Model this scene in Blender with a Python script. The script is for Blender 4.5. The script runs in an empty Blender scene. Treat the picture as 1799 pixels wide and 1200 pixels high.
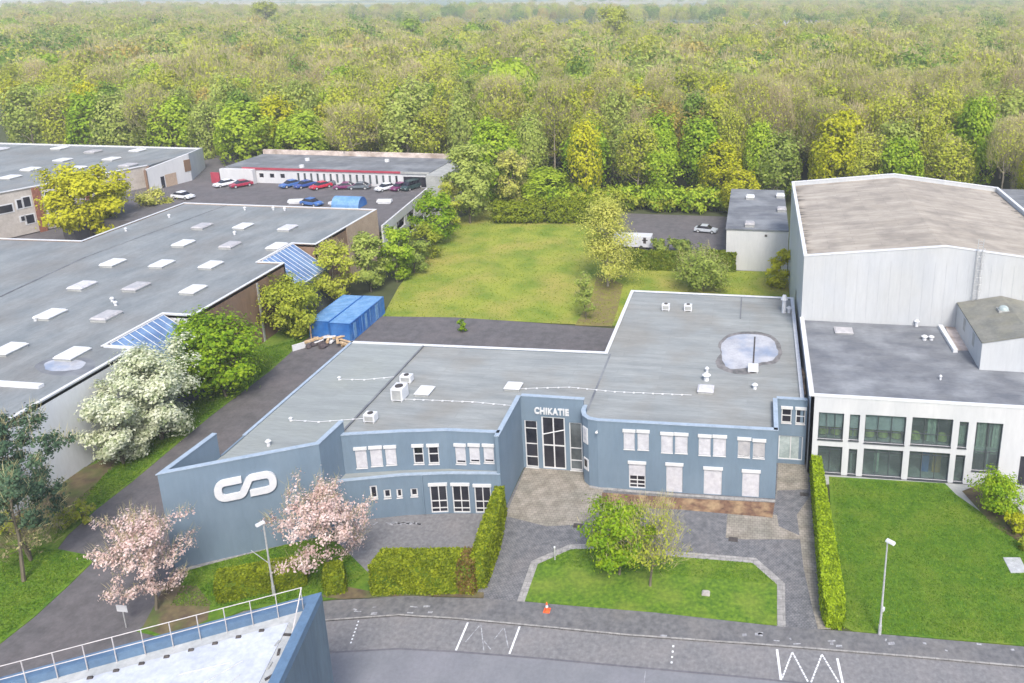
import bpy, bmesh, math, random
import numpy as np
from mathutils import Vector
sc = bpy.context.scene
COL = sc.collection
random.seed(7); rng = np.random.default_rng(11)

# ---------------------------------------------------------------- camera
PW, PH = 1799., 1200.
F, PX, PY, HH, CH = 1365., 1165., 341., 361., 45.
PITCH = math.atan(HH / F); YAW = math.atan(170 / math.hypot(F, HH))
cam_d = bpy.data.cameras.new('camera'); cam = bpy.data.objects.new('camera', cam_d); COL.objects.link(cam)
cam.location = (0, 0, CH); cam.rotation_euler = (math.pi/2 - PITCH, 0, YAW)
cam_d.sensor_width = 36; cam_d.lens = 36 * F / PW
cam_d.shift_x = (PW/2 - PX) / PW; cam_d.shift_y = (PY - PH/2) / PW
cam_d.clip_start = 0.5; cam_d.clip_end = 30000
sc.camera = cam
# ---------------------------------------------------------------- light
SUN_EL, SUN_AZ = math.radians(50), math.radians(158)     # azimuth clockwise from +Y
w = bpy.data.worlds.new('World'); sc.world = w; w.use_nodes = True
wn = w.node_tree.nodes; wl = w.node_tree.links
bg = wn['Background']; sky = wn.new('ShaderNodeTexSky'); sky.sky_type = 'NISHITA'; sky.sun_disc = False
sky.sun_elevation = SUN_EL; sky.sun_rotation = SUN_AZ; sky.dust_density = 3.0; sky.air_density = 1.0; sky.ozone_density = 0.6
wl.new(sky.outputs[0], bg.inputs[0]); bg.inputs[1].default_value = 0.14
sd = bpy.data.lights.new('sun', 'SUN'); sun = bpy.data.objects.new('sun', sd); COL.objects.link(sun)
sd.energy = 1.75; sd.angle = math.radians(15); sd.color = (1.0, 0.95, 0.88)
sdir = Vector((math.sin(SUN_AZ)*math.cos(SUN_EL), math.cos(SUN_AZ)*math.cos(SUN_EL), math.sin(SUN_EL)))
sun.rotation_euler = sdir.to_track_quat('Z', 'Y').to_euler(); sun.location = (0, 0, 120)
sc.view_settings.view_transform = 'Standard'; sc.view_settings.look = 'None'
sc.view_settings.exposure = 1.0; sc.view_settings.gamma = 1.0
sc.render.engine = 'CYCLES'; sc.cycles.max_bounces = 6; sc.cycles.transparent_max_bounces = 8
sc.cycles.volume_bounces = 0
HAZE = True

# ---------------------------------------------------------------- helpers
_cy, _sy, _cp, _sp = math.cos(YAW), math.sin(YAW), math.cos(PITCH), math.sin(PITCH)
FW = np.array([-_sy*_cp, _cy*_cp, -_sp]); RT = np.array([_cy, _sy, 0.]); UP = np.cross(RT, FW)
def G(x, y, z=0.0):
    "world (X, Y) of the point seen at photo pixel x, y on the level plane of height z"
    d = FW*F + RT*(x-PX) - UP*(y-PY); t = (z-CH)/d[2]
    return float(d[0]*t), float(d[1]*t)
def P(X, Y, Z):
    v = np.array([X, Y, Z-CH]); k = v@FW
    return PX + F*(v@RT)/k, PY - F*(v@UP)/k
def Gs(pts, z=0.0): return [G(a, b, z) for a, b in pts]
def ztop(b, ty):
    g = G(*b); lo, hi = 0, 44
    for _ in range(40):
        m = (lo+hi)/2
        if P(g[0], g[1], m)[1] > ty: lo = m
        else: hi = m
    return lo

def link(o, parent=None):
    COL.objects.link(o)
    if parent is not None: o.parent = parent
    return o
def tag(o, label=None, cat=None, group=None, kind=None):
    if label: o['label'] = label
    if cat: o['category'] = cat
    if group: o['group'] = group
    if kind: o['kind'] = kind
    return o
def empty(name, loc=(0, 0, 0), rz=0):
    o = bpy.data.objects.new(name, None); o.empty_display_size = .3
    o.location = loc; o.rotation_euler = (0, 0, rz); return link(o)

class MB:
    def __init__(s, org=(0, 0), rot=0.0, z=0.0):
        s.v, s.f, s.org, s.c, s.s, s.z = [], [], org, math.cos(rot), math.sin(rot), z
    def pt(s, x, y, z):
        s.v.append((s.org[0]+x*s.c-y*s.s, s.org[1]+x*s.s+y*s.c, z+s.z)); return len(s.v)-1
    def face(s, pts): s.f.append(tuple(s.pt(*p) for p in pts))
    def box(s, x0, y0, z0, x1, y1, z1, t=0.0, tt=None):
        "box, top shrunk by t"
        if x0 > x1: x0, x1 = x1, x0
        if y0 > y1: y0, y1 = y1, y0
        tt = t if tt is None else tt
        a = [s.pt(*p) for p in ((x0,y0,z0),(x1,y0,z0),(x1,y1,z0),(x0,y1,z0),(x0+t,y0+tt,z1),(x1-t,y0+tt,z1),(x1-t,y1-tt,z1),(x0+t,y1-tt,z1))]
        for q in ((0,3,2,1),(4,5,6,7),(0,1,5,4),(1,2,6,5),(2,3,7,6),(3,0,4,7)): s.f.append(tuple(a[i] for i in q))
    def prism(s, poly, z0, z1, bottom=True):
        ar = sum(poly[i][0]*poly[(i+1) % len(poly)][1]-poly[(i+1) % len(poly)][0]*poly[i][1] for i in range(len(poly)))
        if ar < 0: poly = poly[::-1]
        n = len(poly); z0s = z0 if hasattr(z0, '__len__') else [z0]*n; z1s = z1 if hasattr(z1, '__len__') else [z1]*n
        a = [s.pt(x, y, z) for (x, y), z in zip(poly, z0s)]; b = [s.pt(x, y, z) for (x, y), z in zip(poly, z1s)]
        s.f.append(tuple(b))
        if bottom: s.f.append(tuple(a[::-1]))
        for i in range(n):
            j = (i+1) % n; s.f.append((a[i], a[j], b[j], b[i]))
    def strip(s, path, width, z0, z1, off=0.0):
        "wall of given thickness following an open path (thickness to the left of travel, plus off); z1 may be a list"
        n = len(path); z1s = z1 if hasattr(z1, '__len__') else [z1]*n; z0s = z0 if hasattr(z0, '__len__') else [z0]*n
        nr = []
        for i in range(n):
            ds = []
            for a, b in ((i-1, i), (i, i+1)):
                if a >= 0 and b < n:
                    d = Vector((path[b][0]-path[a][0], path[b][1]-path[a][1])).normalized(); ds.append(Vector((-d.y, d.x)))
            m = sum(ds, Vector((0, 0))).normalized(); k = 1/max(.35, m.dot(ds[0])); nr.append(m*k)
        A = [(p[0]+q.x*off, p[1]+q.y*off) for p, q in zip(path, nr)]; B = [(p[0]+q.x*(off+width), p[1]+q.y*(off+width)) for p, q in zip(path, nr)]
        idx = []
        for i in range(n): idx.append((s.pt(*A[i], z0s[i]), s.pt(*B[i], z0s[i]), s.pt(*B[i], z1s[i]), s.pt(*A[i], z1s[i])))
        for i in range(n-1):
            p, q = idx[i], idx[i+1]
            for a in range(4):
                b = (a+1) % 4; s.f.append((p[a], p[b], q[b], q[a]))
        s.f.append(tuple(idx[0][::-1])); s.f.append(tuple(idx[-1]))
    def cyl(s, x, y, z0, z1, r0, r1=None, n=12, cap=True):
        r1 = r0 if r1 is None else r1
        a = [s.pt(x+r0*math.cos(2*math.pi*i/n), y+r0*math.sin(2*math.pi*i/n), z0) for i in range(n)]
        b = [s.pt(x+r1*math.cos(2*math.pi*i/n), y+r1*math.sin(2*math.pi*i/n), z1) for i in range(n)]
        for i in range(n): j = (i+1) % n; s.f.append((a[i], a[j], b[j], b[i]))
        if cap: s.f.append(tuple(b)); s.f.append(tuple(a[::-1]))
    def tube(s, p, q, r, r2=None, n=6):
        r2 = r if r2 is None else r2
        p, q = Vector(p), Vector(q); d = (q-p)
        if d.length < 1e-6: return
        d.normalize(); u = d.cross(Vector((0, 0, 1)) if abs(d.z) < .9 else Vector((1, 0, 0))).normalized(); v = d.cross(u)
        a = [s.pt(*(p+(u*math.cos(2*math.pi*i/n)+v*math.sin(2*math.pi*i/n))*r)) for i in range(n)]
        b = [s.pt(*(q+(u*math.cos(2*math.pi*i/n)+v*math.sin(2*math.pi*i/n))*r2)) for i in range(n)]
        for i in range(n): j = (i+1) % n; s.f.append((a[i], a[j], b[j], b[i]))
        s.f.append(tuple(b)); s.f.append(tuple(a[::-1]))
    def ball(s, x, y, z, r, rz=None, n=10, m=6, half=False):
        rz = rz or r; rows = []
        for j in range(m+1):
            t = (0 if half else -math.pi/2) + (math.pi/2 if half else math.pi)*j/m
            rows.append([s.pt(x+r*math.cos(t)*math.cos(2*math.pi*i/n), y+r*math.cos(t)*math.sin(2*math.pi*i/n), z+rz*math.sin(t)) for i in range(n)])
        for j in range(m):
            for i in range(n): k = (i+1) % n; s.f.append((rows[j][i], rows[j][k], rows[j+1][k], rows[j+1][i]))
    def build(s, name, mat, parent=None, smooth=False, bevel=0):
        me = bpy.data.meshes.new(name); me.from_pydata(s.v, [], s.f); me.update()
        for m in (mat if isinstance(mat, (list, tuple)) else [mat]): me.materials.append(m)
        bm = bmesh.new(); bm.from_mesh(me); bmesh.ops.recalc_face_normals(bm, faces=bm.faces)
        bm.to_mesh(me); bm.free()
        if smooth:
            for p in me.polygons: p.use_smooth = True
        o = bpy.data.objects.new(name, me); link(o, parent)
        if bevel:
            b = o.modifiers.new('bevel', 'BEVEL'); b.width = bevel; b.segments = 2; b.limit_method = 'ANGLE'
        return o

class Wl(MB):
    "a frame along a wall: s metres from p towards q, z up, o metres outward (to the right of travel p>q)"
    def __init__(s, p, q, z=0.0):
        super().__init__(p, math.atan2(q[1]-p[1], q[0]-p[0]), z); s.p, s.q = p, q
        s.L = math.hypot(q[0]-p[0], q[1]-p[1])
    def new(s): return Wl(s.p, s.q, s.z)
    def b(s, s0, s1, z0, z1, o0, o1): s.box(s0, -o1, z0, s1, -o0, z1)
    def holes(s, z0, z1, holes, th=.3, s0=0., s1=None, o=0.0):
        s1 = s.L if s1 is None else s1
        xs = sorted({s0, s1, *[h[0] for h in holes], *[h[1] for h in holes]})
        for a, b in zip(xs, xs[1:]):
            if b-a < 1e-4: continue
            hs = sorted([(h[2], h[3]) for h in holes if h[0] < b-1e-4 and h[1] > a+1e-4]); z = z0
            for lo, hi in hs:
                if lo > z+1e-4: s.b(a, b, z, lo, o-th, o)
                z = max(z, hi)
            if z < z1-1e-4: s.b(a, b, z, z1, o-th, o)
    def at(s, px, py, zz=None, z=0):
        "s coordinate and z of photo pixel on this wall plane"
        d = FW*F + RT*(px-PX) - UP*(py-PY); c = np.array([0, 0, CH])
        n = np.array([math.sin(math.atan2(s.q[1]-s.p[1], s.q[0]-s.p[0])), -math.cos(math.atan2(s.q[1]-s.p[1], s.q[0]-s.p[0])), 0])
        t = ((np.array([s.p[0], s.p[1], 0])-c)@n)/(d@n); X = c+d*t
        return float((X[0]-s.p[0])*s.c+(X[1]-s.p[1])*s.s), float(X[2]-s.z)

# ---------------------------------------------------------------- materials
def mat(name, c1, c2=None, scale=2.0, rough=.8, bump=0, detail=5, metal=0, spec=.5, stops=(.35, .65), c3=None, sc3=.3, amt3=.5, stretch=None, dist=0, grain=.14):
    m = bpy.data.materials.new(name); m.use_nodes = True; n, l = m.node_tree.nodes, m.node_tree.links
    b = n['Principled BSDF']; b.inputs['Roughness'].default_value = rough; b.inputs['Metallic'].default_value = metal
    b.inputs['Specular IOR Level'].default_value = spec
    if c2 is None: b.inputs['Base Color'].default_value = (*c1, 1); return m
    tc = n.new('ShaderNodeTexCoord'); mp = n.new('ShaderNodeMapping'); l.new(tc.outputs['Object'], mp.inputs[0])
    if stretch: mp.inputs['Scale'].default_value = stretch
    t = n.new('ShaderNodeTexNoise'); t.inputs['Scale'].default_value = scale; t.inputs['Detail'].default_value = detail; t.inputs['Distortion'].default_value = dist
    l.new(mp.outputs[0], t.inputs['Vector'])
    r = n.new('ShaderNodeValToRGB'); r.color_ramp.elements[0].position, r.color_ramp.elements[1].position = stops
    r.color_ramp.elements[0].color = (*c1, 1); r.color_ramp.elements[1].color = (*c2, 1); l.new(t.outputs[0], r.inputs[0])
    out = r.outputs[0]
    if c3:
        t3 = n.new('ShaderNodeTexNoise'); t3.inputs['Scale'].default_value = sc3; t3.inputs['Detail'].default_value = 6; l.new(tc.outputs['Object'], t3.inputs['Vector'])
        r3 = n.new('ShaderNodeValToRGB'); r3.color_ramp.elements[0].position, r3.color_ramp.elements[1].position = .45, .68
        r3.color_ramp.elements[1].color = (amt3, amt3, amt3, 1); l.new(t3.outputs[0], r3.inputs[0])
        mx = n.new('ShaderNodeMix'); mx.data_type = 'RGBA'; l.new(r3.outputs[0], mx.inputs[0]); l.new(out, mx.inputs[6]); mx.inputs[7].default_value = (*c3, 1); out = mx.outputs[2]
    # grain and, on walls and roofs, streaks along their stretch
    mg = n.new('ShaderNodeMapping'); l.new(tc.outputs['Object'], mg.inputs[0]); mg.inputs['Scale'].default_value = stretch or (1, 1, 1)
    tg = n.new('ShaderNodeTexNoise'); tg.inputs['Scale'].default_value = 3.2; tg.inputs['Detail'].default_value = 10; tg.inputs['Roughness'].default_value = .68; l.new(mg.outputs[0], tg.inputs['Vector'])
    rg = n.new('ShaderNodeMapRange'); rg.inputs[1].default_value = .3; rg.inputs[2].default_value = .7; rg.inputs[3].default_value = 1-grain; rg.inputs[4].default_value = 1+grain; l.new(tg.outputs[0], rg.inputs[0])
    vm = n.new('ShaderNodeVectorMath'); vm.operation = 'SCALE'; l.new(out, vm.inputs[0]); l.new(rg.outputs[0], vm.inputs['Scale']); out = vm.outputs[0]
    l.new(out, b.inputs['Base Color'])
    if bump:
        bp = n.new('ShaderNodeBump'); bp.inputs['Strength'].default_value = bump; bp.inputs['Distance'].default_value = .05
        l.new(t.outputs[0], bp.inputs['Height']); l.new(bp.outputs[0], b.inputs['Normal'])
    return m
def base_out(m):
    b = m.node_tree.nodes['Principled BSDF']; return b, b.inputs['Base Color'].links[0].from_socket
def add_brick(m, sx, sy, dark=.8, mortar=.02, off=.5, rot=0, vert=False, freq=2, soft=.1):
    "multiply courses or seams into a material"
    n, l = m.node_tree.nodes, m.node_tree.links; b, src = base_out(m)
    tc = n.new('ShaderNodeTexCoord'); mp = n.new('ShaderNodeMapping'); l.new(tc.outputs['Object'], mp.inputs[0]); mp.inputs['Rotation'].default_value = rot if hasattr(rot, '__len__') else (0, 0, rot)
    k = n.new('ShaderNodeTexBrick'); k.inputs['Scale'].default_value = 1; k.inputs['Brick Width'].default_value = sx; k.inputs['Row Height'].default_value = sy
    k.inputs['Mortar Size'].default_value = mortar; k.inputs['Mortar Smooth'].default_value = soft; k.offset = off
    k.inputs['Color1'].default_value = (1, 1, 1, 1); k.inputs['Color2'].default_value = (.9, .9, .9, 1); k.inputs['Mortar'].default_value = (dark, dark, dark, 1)
    l.new(mp.outputs[0], k.inputs['Vector'])
    mx = n.new('ShaderNodeMix'); mx.data_type = 'RGBA'; mx.blend_type = 'MULTIPLY'; mx.inputs[0].default_value = 1
    l.new(src, mx.inputs[6]); l.new(k.outputs[0], mx.inputs[7]); l.new(mx.outputs[2], b.inputs['Base Color']); return m
def leafmat(name, c1, c2, c3=None, trans=.4, rnd=.85, sc=.55):
    "foliage: two tones in clumps, a shift per tree"
    m = bpy.data.materials.new(name); m.use_nodes = True; n, l = m.node_tree.nodes, m.node_tree.links
    b = n['Principled BSDF']; b.inputs['Roughness'].default_value = .65; b.inputs['Specular IOR Level'].default_value = .25
    tc = n.new('ShaderNodeTexCoord'); t = n.new('ShaderNodeTexNoise'); t.inputs['Scale'].default_value = sc; t.inputs['Detail'].default_value = 4
    l.new(tc.outputs['Object'], t.inputs['Vector'])
    gi = n.new('ShaderNodeNewGeometry'); oi = n.new('ShaderNodeObjectInfo')
    a1 = n.new('ShaderNodeMath'); a1.operation = 'MULTIPLY_ADD'; l.new(gi.outputs['Random Per Island'], a1.inputs[0]); a1.inputs[1].default_value = .35; l.new(t.outputs[0], a1.inputs[2])
    a2 = n.new('ShaderNodeMath'); a2.operation = 'MULTIPLY_ADD'; l.new(oi.outputs['Random'], a2.inputs[0]); a2.inputs[1].default_value = rnd*.5; l.new(a1.outputs[0], a2.inputs[2])
    r = n.new('ShaderNodeValToRGB'); e = r.color_ramp.elements; e[0].position = .45; e[1].position = .95+rnd*.25
    e[0].color = (*c1, 1); e[1].color = (*(c3 or c2), 1)
    if c3: q = e.new(.7+rnd*.1); q.color = (*c2, 1)
    l.new(a2.outputs[0], r.inputs[0]); l.new(r.outputs[0], b.inputs['Base Color'])
    tr = n.new('ShaderNodeBsdfTranslucent'); l.new(r.outputs[0], tr.inputs[0]); mx = n.new('ShaderNodeMixShader'); mx.inputs[0].default_value = trans
    l.new(b.outputs[0], mx.inputs[1]); l.new(tr.outputs[0], mx.inputs[2]); l.new(mx.outputs[0], n['Material Output'].inputs[0]); return m

M = {}
M['asphalt'] = mat('asphalt', (.10, .10, .115), (.135, .132, .15), 1.5, .9, .15, 8, c3=(.17, .165, .18), sc3=.25, amt3=.55)
M['drive'] = mat('drive_asphalt', (.085, .082, .086), (.12, .114, .12), .9, .9, .1, 8, c3=(.14, .125, .13), sc3=.2, amt3=.5, grain=0.16)
M['road'] = mat('road_asphalt', (.165, .172, .19), (.192, .198, .215), .5, .85, .1, 8, c3=(.21, .21, .24), sc3=.2, amt3=.4, grain=0.1)
M['lane'] = mat('lane_asphalt', (.145, .145, .153), (.195, .195, .2), 3, .9, .2, 9, c3=(.22, .21, .21), sc3=.35, amt3=.55, grain=0.2)
M['pavement'] = mat('pavement', (.105, .106, .113), (.155, .156, .16), 2.2, .9, .2, 9, c3=(.19, .18, .17), sc3=.4, amt3=.4, grain=0.2)
M['cobble'] = add_brick(mat('cobble_grey', (.125, .13, .142), (.2, .203, .213), 1.6, .9, .2, 8, c3=(.22, .21, .21), sc3=.3, amt3=.5, grain=0.18), .24, .16, .55, .02)
M['paver'] = add_brick(mat('paver_beige', (.22, .20, .165), (.34, .31, .265), 1.1, .9, .15, 8, c3=(.16, .165, .14), sc3=.35, amt3=.5), .4, .3, .6, .02)
M['kerb'] = add_brick(mat('kerb_stone', (.24, .235, .23), (.36, .35, .335), 2.5, .9, .1, 6), .9, .5, .6, .02)
M['grass'] = mat('lawn_grass', (.045, .115, .004), (.12, .21, .01), 3.2, .95, .6, 12, c3=(.18, .23, .03), sc3=.35, amt3=.6, stops=(.3, .7))
M['grass_r'] = mat('lawn_grass_right', (.04, .115, .003), (.1, .195, .006), 2.6, .95, .6, 12, c3=(.16, .21, .02), sc3=.3, amt3=.6, stops=(.3, .7))
M['meadow'] = mat('meadow_grass', (.125, .2, .015), (.25, .285, .035), .22, .95, .3, 10, c3=(.33, .285, .07), sc3=.12, amt3=.75, stops=(.35, .62))
M['soil'] = mat('soil', (.085, .06, .04), (.15, .12, .06), 1.2, .95, .3, 8, c3=(.07, .12, .02), sc3=.5, amt3=.8)
M['bed'] = mat('brown_bed', (.09, .05, .035), (.2, .115, .07), 2.2, .95, .4, 8, c3=(.38, .27, .15), sc3=.9, amt3=.8, stops=(.3, .65))
M['floor'] = mat('forest_floor', (.030, .040, .012), (.075, .085, .03), .3, .95, .3, 8, c3=(.11, .10, .05), sc3=.08, amt3=.5)
M['roofm'] = add_brick(mat('roof_felt', (.222, .242, .245), (.285, .303, .3), .5, .85, .05, 8, c3=(.225, .215, .19), sc3=.18, amt3=.6, stretch=(.35, 2.2, 1), grain=0.13), 9., .95, .90, .05)
M['roof_a'] = add_brick(mat('roof_felt_green', (.235, .258, .258), (.275, .302, .298), .4, .85, .05, 7, c3=(.27, .29, .26), sc3=.2, amt3=.5, stretch=(.3, 2.5, 1), grain=0.12), 8., .95, .93, .05)
M['roofl'] = add_brick(mat('roof_felt_left', (.17, .192, .205), (.235, .255, .263), .35, .85, .05, 8, c3=(.185, .18, .17), sc3=.12, amt3=.6, stretch=(1, .5, 1), grain=0.14), 1.0, 10., .92, .05)
M['roofd'] = mat('roof_felt_dark', (.11, .12, .14), (.16, .17, .185), .6, .85, .05, 8, c3=(.30, .32, .34), sc3=.25, amt3=.5, stretch=(.5, 1.4, 1), grain=0.16)
M['roofh'] = add_brick(mat('roof_hall', (.315, .28, .235), (.41, .37, .315), .5, .9, .05, 8, c3=(.19, .17, .15), sc3=.35, amt3=.55, stretch=(.25, 1.5, 1), grain=0.16), 6., 1.0, .84, .06)
M['roofmoss'] = mat('roof_moss', (.145, .15, .135), (.2, .2, .175), .7, .9, .05, 7, c3=(.22, .21, .15), sc3=.5, amt3=.5)
M['blue'] = mat('blue_render', (.138, .196, .258), (.158, .218, .28), .6, .85, .02, 6, c3=(.112, .165, .22), sc3=.25, amt3=.45, stretch=(1, 1, .25), grain=0.06)
M['cap'] = mat('blue_coping', (.27, .34, .42), (.32, .39, .47), 1.2, .6)
M['white'] = mat('white_render', (.5, .51, .53), (.56, .565, .58), .5, .85, .02, 6, c3=(.44, .46, .49), sc3=.3, amt3=.4, stretch=(1, 1, .2), grain=0.05)
M['whitel'] = add_brick(mat('white_panels', (.6, .63, .68), (.68, .7, .74), .35, .8, .02, 6, c3=(.56, .59, .65), sc3=.2, amt3=.5, stretch=(1, 1, .3), grain=0.06), 40, 5.0, .93, .02, rot=(0, 0, math.pi/2))
M['hallw'] = mat('hall_sheet', (.42, .445, .475), (.47, .49, .51), .4, .6, 0, 5, c3=(.44, .45, .44), sc3=.15, amt3=.5, stretch=(1, 1, .15), grain=0.05)
M['trim'] = mat('white_trim', (.56, .58, .61), (.64, .65, .67), 2, .5, grain=0.03)
M['shutter'] = mat('roller_shutter', (.47, .47, .51), (.54, .54, .57), 1.5, .6)
M['greyshutter'] = mat('grey_shutter', (.34, .34, .36), (.42, .41, .42), 1.5, .6)
M['frame'] = mat('window_frame', (.58, .59, .6), (.64, .64, .65), 2, .4, grain=0.02)
M['dframe'] = mat('dark_frame', (.06, .07, .08), (.08, .09, .10), 2, .4)
M['glass'] = mat('dark_glass', (.012, .013, .02), (.035, .035, .045), .6, .08)
M['glass2'] = mat('glass_grey', (.05, .06, .065), (.13, .15, .16), .5, .08)
M['glassp'] = mat('glass_pale', (.28, .34, .34), (.40, .46, .46), .8, .12)
M['brown'] = mat('brown_cladding', (.17, .105, .065), (.23, .145, .09), .6, .85, .03, 7, c3=(.16, .11, .09), sc3=.3, amt3=.5, stretch=(1, 1, .25))
M['sand'] = mat('sand_render', (.36, .27, .2), (.42, .32, .24), .5, .85, 0, 5)
M['conc'] = mat('concrete', (.28, .29, .29), (.37, .38, .37), .6, .85, .03, 7)
M['pinkst'] = mat('weathered_parapet', (.30, .24, .20), (.62, .54, .50), .5, .9, .05, 8)
M['red'] = mat('red_fascia', (.30, .035, .06), (.38, .05, .08), 1, .6)
M['solar'] = mat('glazed_roof', (.10, .17, .32), (.17, .27, .45), .5, .12)
M['cont'] = mat('container_blue', (.012, .10, .36), (.03, .16, .46), .7, .5, .05, 6, c3=(.10, .22, .45), sc3=.5, amt3=.5)
M['controof'] = mat('container_roof', (.10, .24, .46), (.17, .32, .54), .8, .6)
M['towerb'] = mat('tower_blue', (.085, .148, .24), (.105, .178, .275), .7, .5)
M['towerd'] = mat('tower_dark', (.085, .125, .17), (.11, .155, .20), .5, .6, stretch=(1, 1, .2))
M['membrane'] = mat('white_membrane', (.42, .455, .52), (.49, .52, .58), .8, .6, .05, 6, c3=(.34, .365, .42), sc3=.6, amt3=.4)
M['gutter'] = mat('grey_gutter', (.34, .36, .37), (.42, .43, .43), .8, .8)
M['steel'] = mat('galvanised', (.46, .47, .48), (.56, .57, .58), 3, .45, metal=.3)
M['rail'] = mat('rail_paint', (.42, .40, .40), (.50, .475, .47), 3, .5)
M['black'] = mat('black_rubber', (.015, .015, .017), (.03, .03, .033), 3, .8)
M['paint'] = mat('road_paint', (.62, .64, .68), (.78, .79, .80), 4, .8, detail=8)
M['paintf'] = mat('faded_paint', (.20, .20, .22), (.40, .41, .43), 6, .9, detail=9)
M['wood'] = mat('timber', (.36, .24, .13), (.60, .45, .28), 2.5, .8)
M['junk'] = mat('dark_junk', (.03, .025, .035), (.10, .08, .08), 2, .9)
M['bark'] = mat('bark', (.10, .085, .06), (.19, .165, .12), 2, .95, .2, stretch=(1, 1, .3))
M['barkp'] = mat('pale_bark', (.24, .21, .155), (.36, .32, .25), 2, .95, stretch=(1, 1, .3))
M['orange'] = mat('cone_orange', (.75, .10, .03), (.85, .14, .04), 3, .5)
M['stone'] = mat('stone', (.30, .28, .26), (.42, .40, .36), 2, .9)
M['iron'] = mat('cast_iron', (.04, .035, .035), (.08, .07, .065), 5, .7)
M['water'] = mat('pond_water', (.36, .365, .39), (.48, .48, .5), .45, .06, 0, 6, c3=(.2, .25, .35), sc3=.4, amt3=.8)  # pale grey and blue patches paint the reflected sky into the water colour
M['mud'] = mat('roof_mud', (.10, .10, .10), (.20, .19, .19), 1.5, .8, detail=8)
M['lime'] = mat('lime_fabric', (.38, .42, .10), (.48, .50, .16), 3, .8)
M['curtain'] = mat('curtain', (.40, .46, .36), (.52, .57, .47), 2, .9)
M['interior'] = mat('interior', (.22, .24, .23), (.34, .35, .32), .5, .8)
M['blueint'] = mat('blue_panel', (.02, .12, .42), (.04, .16, .5), 2, .6)
M['ochre'] = mat('ochre_panel', (.42, .24, .06), (.5, .3, .09), 2, .6)
M['redroof'] = mat('clay_roof', (.33, .12, .07), (.42, .17, .10), 3, .8)
M['greyroof'] = mat('slate_roof', (.14, .14, .16), (.22, .22, .24), 2, .8)
M['windowclear'] = None
def clearglass():
    m = bpy.data.materials.new('window_glass'); m.use_nodes = True; n, l = m.node_tree.nodes, m.node_tree.links
    b = n['Principled BSDF']; tc = n.new('ShaderNodeTexCoord'); t = n.new('ShaderNodeTexNoise'); t.inputs['Scale'].default_value = .4; l.new(tc.outputs['Object'], t.inputs['Vector'])
    r = n.new('ShaderNodeValToRGB'); r.color_ramp.elements[0].color = (.08, .10, .11, 1); r.color_ramp.elements[1].color = (.24, .27, .28, 1); l.new(t.outputs[0], r.inputs[0]); l.new(r.outputs[0], b.inputs['Base Color'])  # pale noise tones put a sky reflection into the pane colour
    b.inputs['Roughness'].default_value = .05; tr = n.new('ShaderNodeBsdfTransparent'); tr.inputs[0].default_value = (.8, .9, .88, 1)
    mx = n.new('ShaderNodeMixShader'); mx.inputs[0].default_value = .27; l.new(tr.outputs[0], mx.inputs[1]); l.new(b.outputs[0], mx.inputs[2]); l.new(mx.outputs[0], n['Material Output'].inputs[0]); return m
M['windowclear'] = clearglass()
# foliage
LEAF = {
 'fresh': leafmat('leaf_fresh', (.150, .270, .012), (.285, .430, .022), (.40, .52, .04)),
 'yellow': leafmat('leaf_yellow', (.22, .270, .006), (.40, .43, .010), (.54, .54, .02)),
 'dark': leafmat('leaf_dark', (.085, .165, .018), (.15, .26, .028), (.21, .32, .04)),
 'olive': leafmat('leaf_olive', (.215, .265, .022), (.355, .410, .035), (.46, .50, .055)),
 'grey': leafmat('leaf_greygreen', (.175, .245, .045), (.30, .385, .07), (.41, .48, .11)),
 'bronze': leafmat('leaf_bronze', (.27, .22, .045), (.42, .34, .07), (.50, .40, .09)),
 'twig': leafmat('twig', (.26, .235, .115), (.38, .345, .17), (.48, .43, .23), trans=.1),
 'twigp': leafmat('twig_pinkish', (.32, .26, .15), (.43, .355, .21), (.52, .44, .27), trans=.1),
 'pine': leafmat('needle', (.028, .060, .034), (.055, .105, .055), (.09, .15, .075), trans=.1, rnd=.1),
 'pink': leafmat('blossom_pink', (.48, .33, .29), (.76, .59, .55), (.90, .79, .76), rnd=.1, sc=1.2),
 'cream': leafmat('blossom_cream', (.30, .37, .18), (.66, .69, .50), (.84, .86, .72), rnd=.1, sc=.9),
 'bright': leafmat('leaf_bright', (.115, .235, .006), (.24, .385, .010), (.36, .48, .02), rnd=.1, sc=.9),
 'hedge': leafmat('hedge_leaf', (.125, .175, .006), (.235, .295, .010), (.36, .41, .02), rnd=.1, sc=1.3),
 'hedgeb': leafmat('hedge_brown', (.13, .09, .02), (.22, .15, .04), (.30, .22, .06), rnd=.1, sc=1.3),
 'hedgel': leafmat('hedge_lime', (.19, .29, .008), (.32, .44, .012), (.42, .55, .02), rnd=.1, sc=1.3),
 'birch': leafmat('leaf_birch', (.34, .37, .06), (.52, .54, .11), (.66, .64, .17), rnd=.1, sc=.9),
 'tuft':  leafmat('grass_tuft', (.050, .130, .004), (.115, .225, .010), (.20, .29, .03), trans=.3, rnd=.1, sc=.8),
 'hedged': leafmat('hedge_dark', (.085, .135, .008), (.16, .215, .012), (.25, .29, .03), rnd=.1, sc=1.3),
}
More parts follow.
